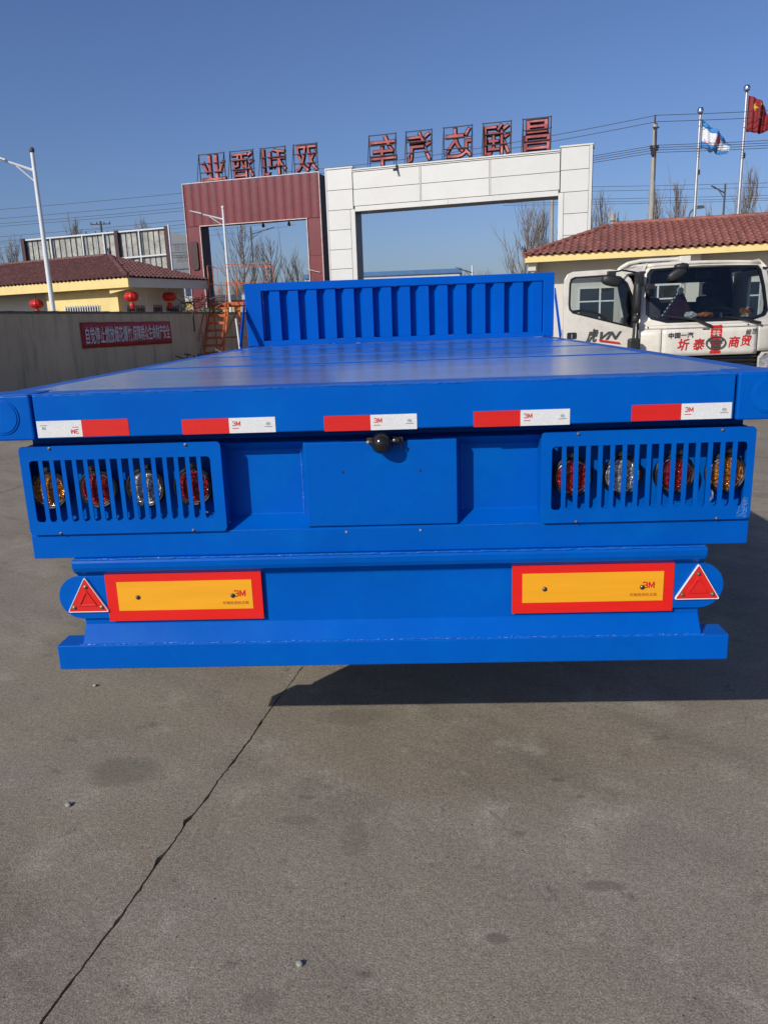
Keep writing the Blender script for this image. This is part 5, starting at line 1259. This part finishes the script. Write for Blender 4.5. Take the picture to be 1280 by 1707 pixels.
MB().prism([(-1.54, 1.225), (-1.24, 1.175), (-1.22, 1.145), (-1.53, 1.195)], .110, .118, 'y').build('red_stripe', print_red, door)
MB().path([(-1.97, .30, 1.62), (-1.75, .30, 1.64), (-1.55, .30, 1.60), (-1.40, .30, 1.50), (-1.28, .28, 1.36)], .022, 7).build('inner_grab_rail', plastic, door, smooth=True)
MB().box(-2.0, -1.06, .215, .29, .76, 1.34).build('inner_trim', plastic, door)
MB().hexa([(-1.12, .215, 1.40), (-1.0, .215, 1.40), (-1.0, .30, 1.40), (-1.12, .30, 1.40)], [(-1.30, .215, 2.08), (-1.06, .215, 1.98), (-1.06, .24, 1.98), (-1.30, .24, 2.08)]).build('dark_door_sheet', seatm, TR)  # dark sheet standing in for the cab interior mirrored beside the door
# dark rubber and hinge area between door and cab
MB().box(-1.03, -.945, .16, .24, .78, 2.12).build('door_gasket', plastic, TR)
MB().box(-.99, -.90, .18, .28, 1.95, 2.15).build('door_hinge', plastic, TR, bevel=.01)
# mirrors
def blob(nm, c, s, rotv, m, parent):
    mb = MB(); bmesh.ops.create_icosphere(mb.bm, subdivisions=3, radius=1)
    M3 = Matrix.Rotation(rotv, 3, 'Y')
    for v in mb.bm.verts:
        q = v.co.copy(); q = Vector([math.copysign(abs(t)**.75, t) for t in q]); v.co = M3 @ Vector((q.x*s[0], q.y*s[1], q.z*s[2]))+Vector(c)
    return mb.build(nm, m, parent, smooth=True)
blob('side_mirror', (-1.44, -.10, 2.035), (.145, .07, .075), R(14), plastic, door)
MB().box(-1.49, -1.37, -.08, -.02, 2.10, 2.17).build('mirror_mount', plastic, door, bevel=.01)
MB().path([(-1.43, -.06, 2.15), (-1.25, .05, 2.18), (-1.02, .2, 2.15)], .012, 6).build('mirror_arm', plastic, door)
blob('wide_mirror', (-1.06, -.05, 1.80), (.055, .08, .22), 0, plastic, door)
MB().path([(-1.06, -.02, 2.05), (-1.04, -.02, 1.8), (-1.07, -.02, 1.5), (-1.08, -.02, 1.20)], .020, 8).build('mirror_rod', plastic, door)
MB().box(-1.16, -.99, -.10, .02, 1.06, 1.23).build('lower_mirror', plastic, door, bevel=.03)
blob('mirror_joint', (-1.06, -.03, 1.50), (.05, .05, .06), 0, plastic, door)
MB().box(-.92, -.80, .0, .11, 1.90, 1.98).build('mirror_bracket', plastic, TR, bevel=.01)
blob('kerb_mirror', (-.44, .02, 2.20), (.10, .08, .045), R(-4), plastic, TR)
blob('kerb_mirror_housing', (-.50, .0, 2.10), (.14, .05, .07), R(-30), plastic, TR)
MB().path([(-.40, .1, 2.24), (-.36, .18, 2.24)], .02, 6).build('mirror_arm', plastic, TR)
MB().path([(1.0, .10, 1.62), (1.03, -.04, 1.60), (1.04, -.05, 1.0), (1.0, .08, .92)], .018, 7).build('mirror_rod', steel, TR)
blob('side_mirror', (1.14, .02, 1.45), (.06, .05, .22), 0, plastic, TR)
# roof rail
MB().path([(-1.0, 1.5, 2.17), (-.92, 1.48, 2.28), (-.80, 1.46, 2.345), (-.6, 1.45, 2.375), (.05, 1.45, 2.385)], .03, 8).build('roof_rail', truckwhite, TR, smooth=True)
for x in (-.62, -.3): MB().box(x-.015, x+.015, 1.43, 1.47, 2.27, 2.36).build('rail_foot', plastic, TR)
MB().box(-.05, .12, 1.30, 1.45, 2.28, 2.42).build('roof_marker', truckwhite, TR, bevel=.01)
# chassis, wheels, load bed
for s in (-1, 1):
    MB().box(s*.35-.05, s*.35+.05, .3, 6.0, .5, .72).build('chassis_rail', dark, TR)
    for y in (.95, 4.6):
        wh = MB().lathe([(.22, -.11), (.36, -.11), (.39, -.07), (.39, .07), (.36, .11), (.22, .11)], (s*.80, y, .39), 'x', 28).build('wheel', tyre, TR, smooth=True)
        MB().lathe([(.215, -.09), (.215, .06), (.08, .09)], (s*.80, y, .39), 'x', 18).build('rim', steel, wh)
MB().box(-1.0, 1.0, 1.85, 6.1, .80, .92).build('load_bed', truckwhite, TR)
for s in (-1, 1): MB().box(min(s*.97, s*1.0), max(s*.97, s*1.0), 1.86, 6.1, .921, 1.25).build('bed_side', truckwhite, TR)
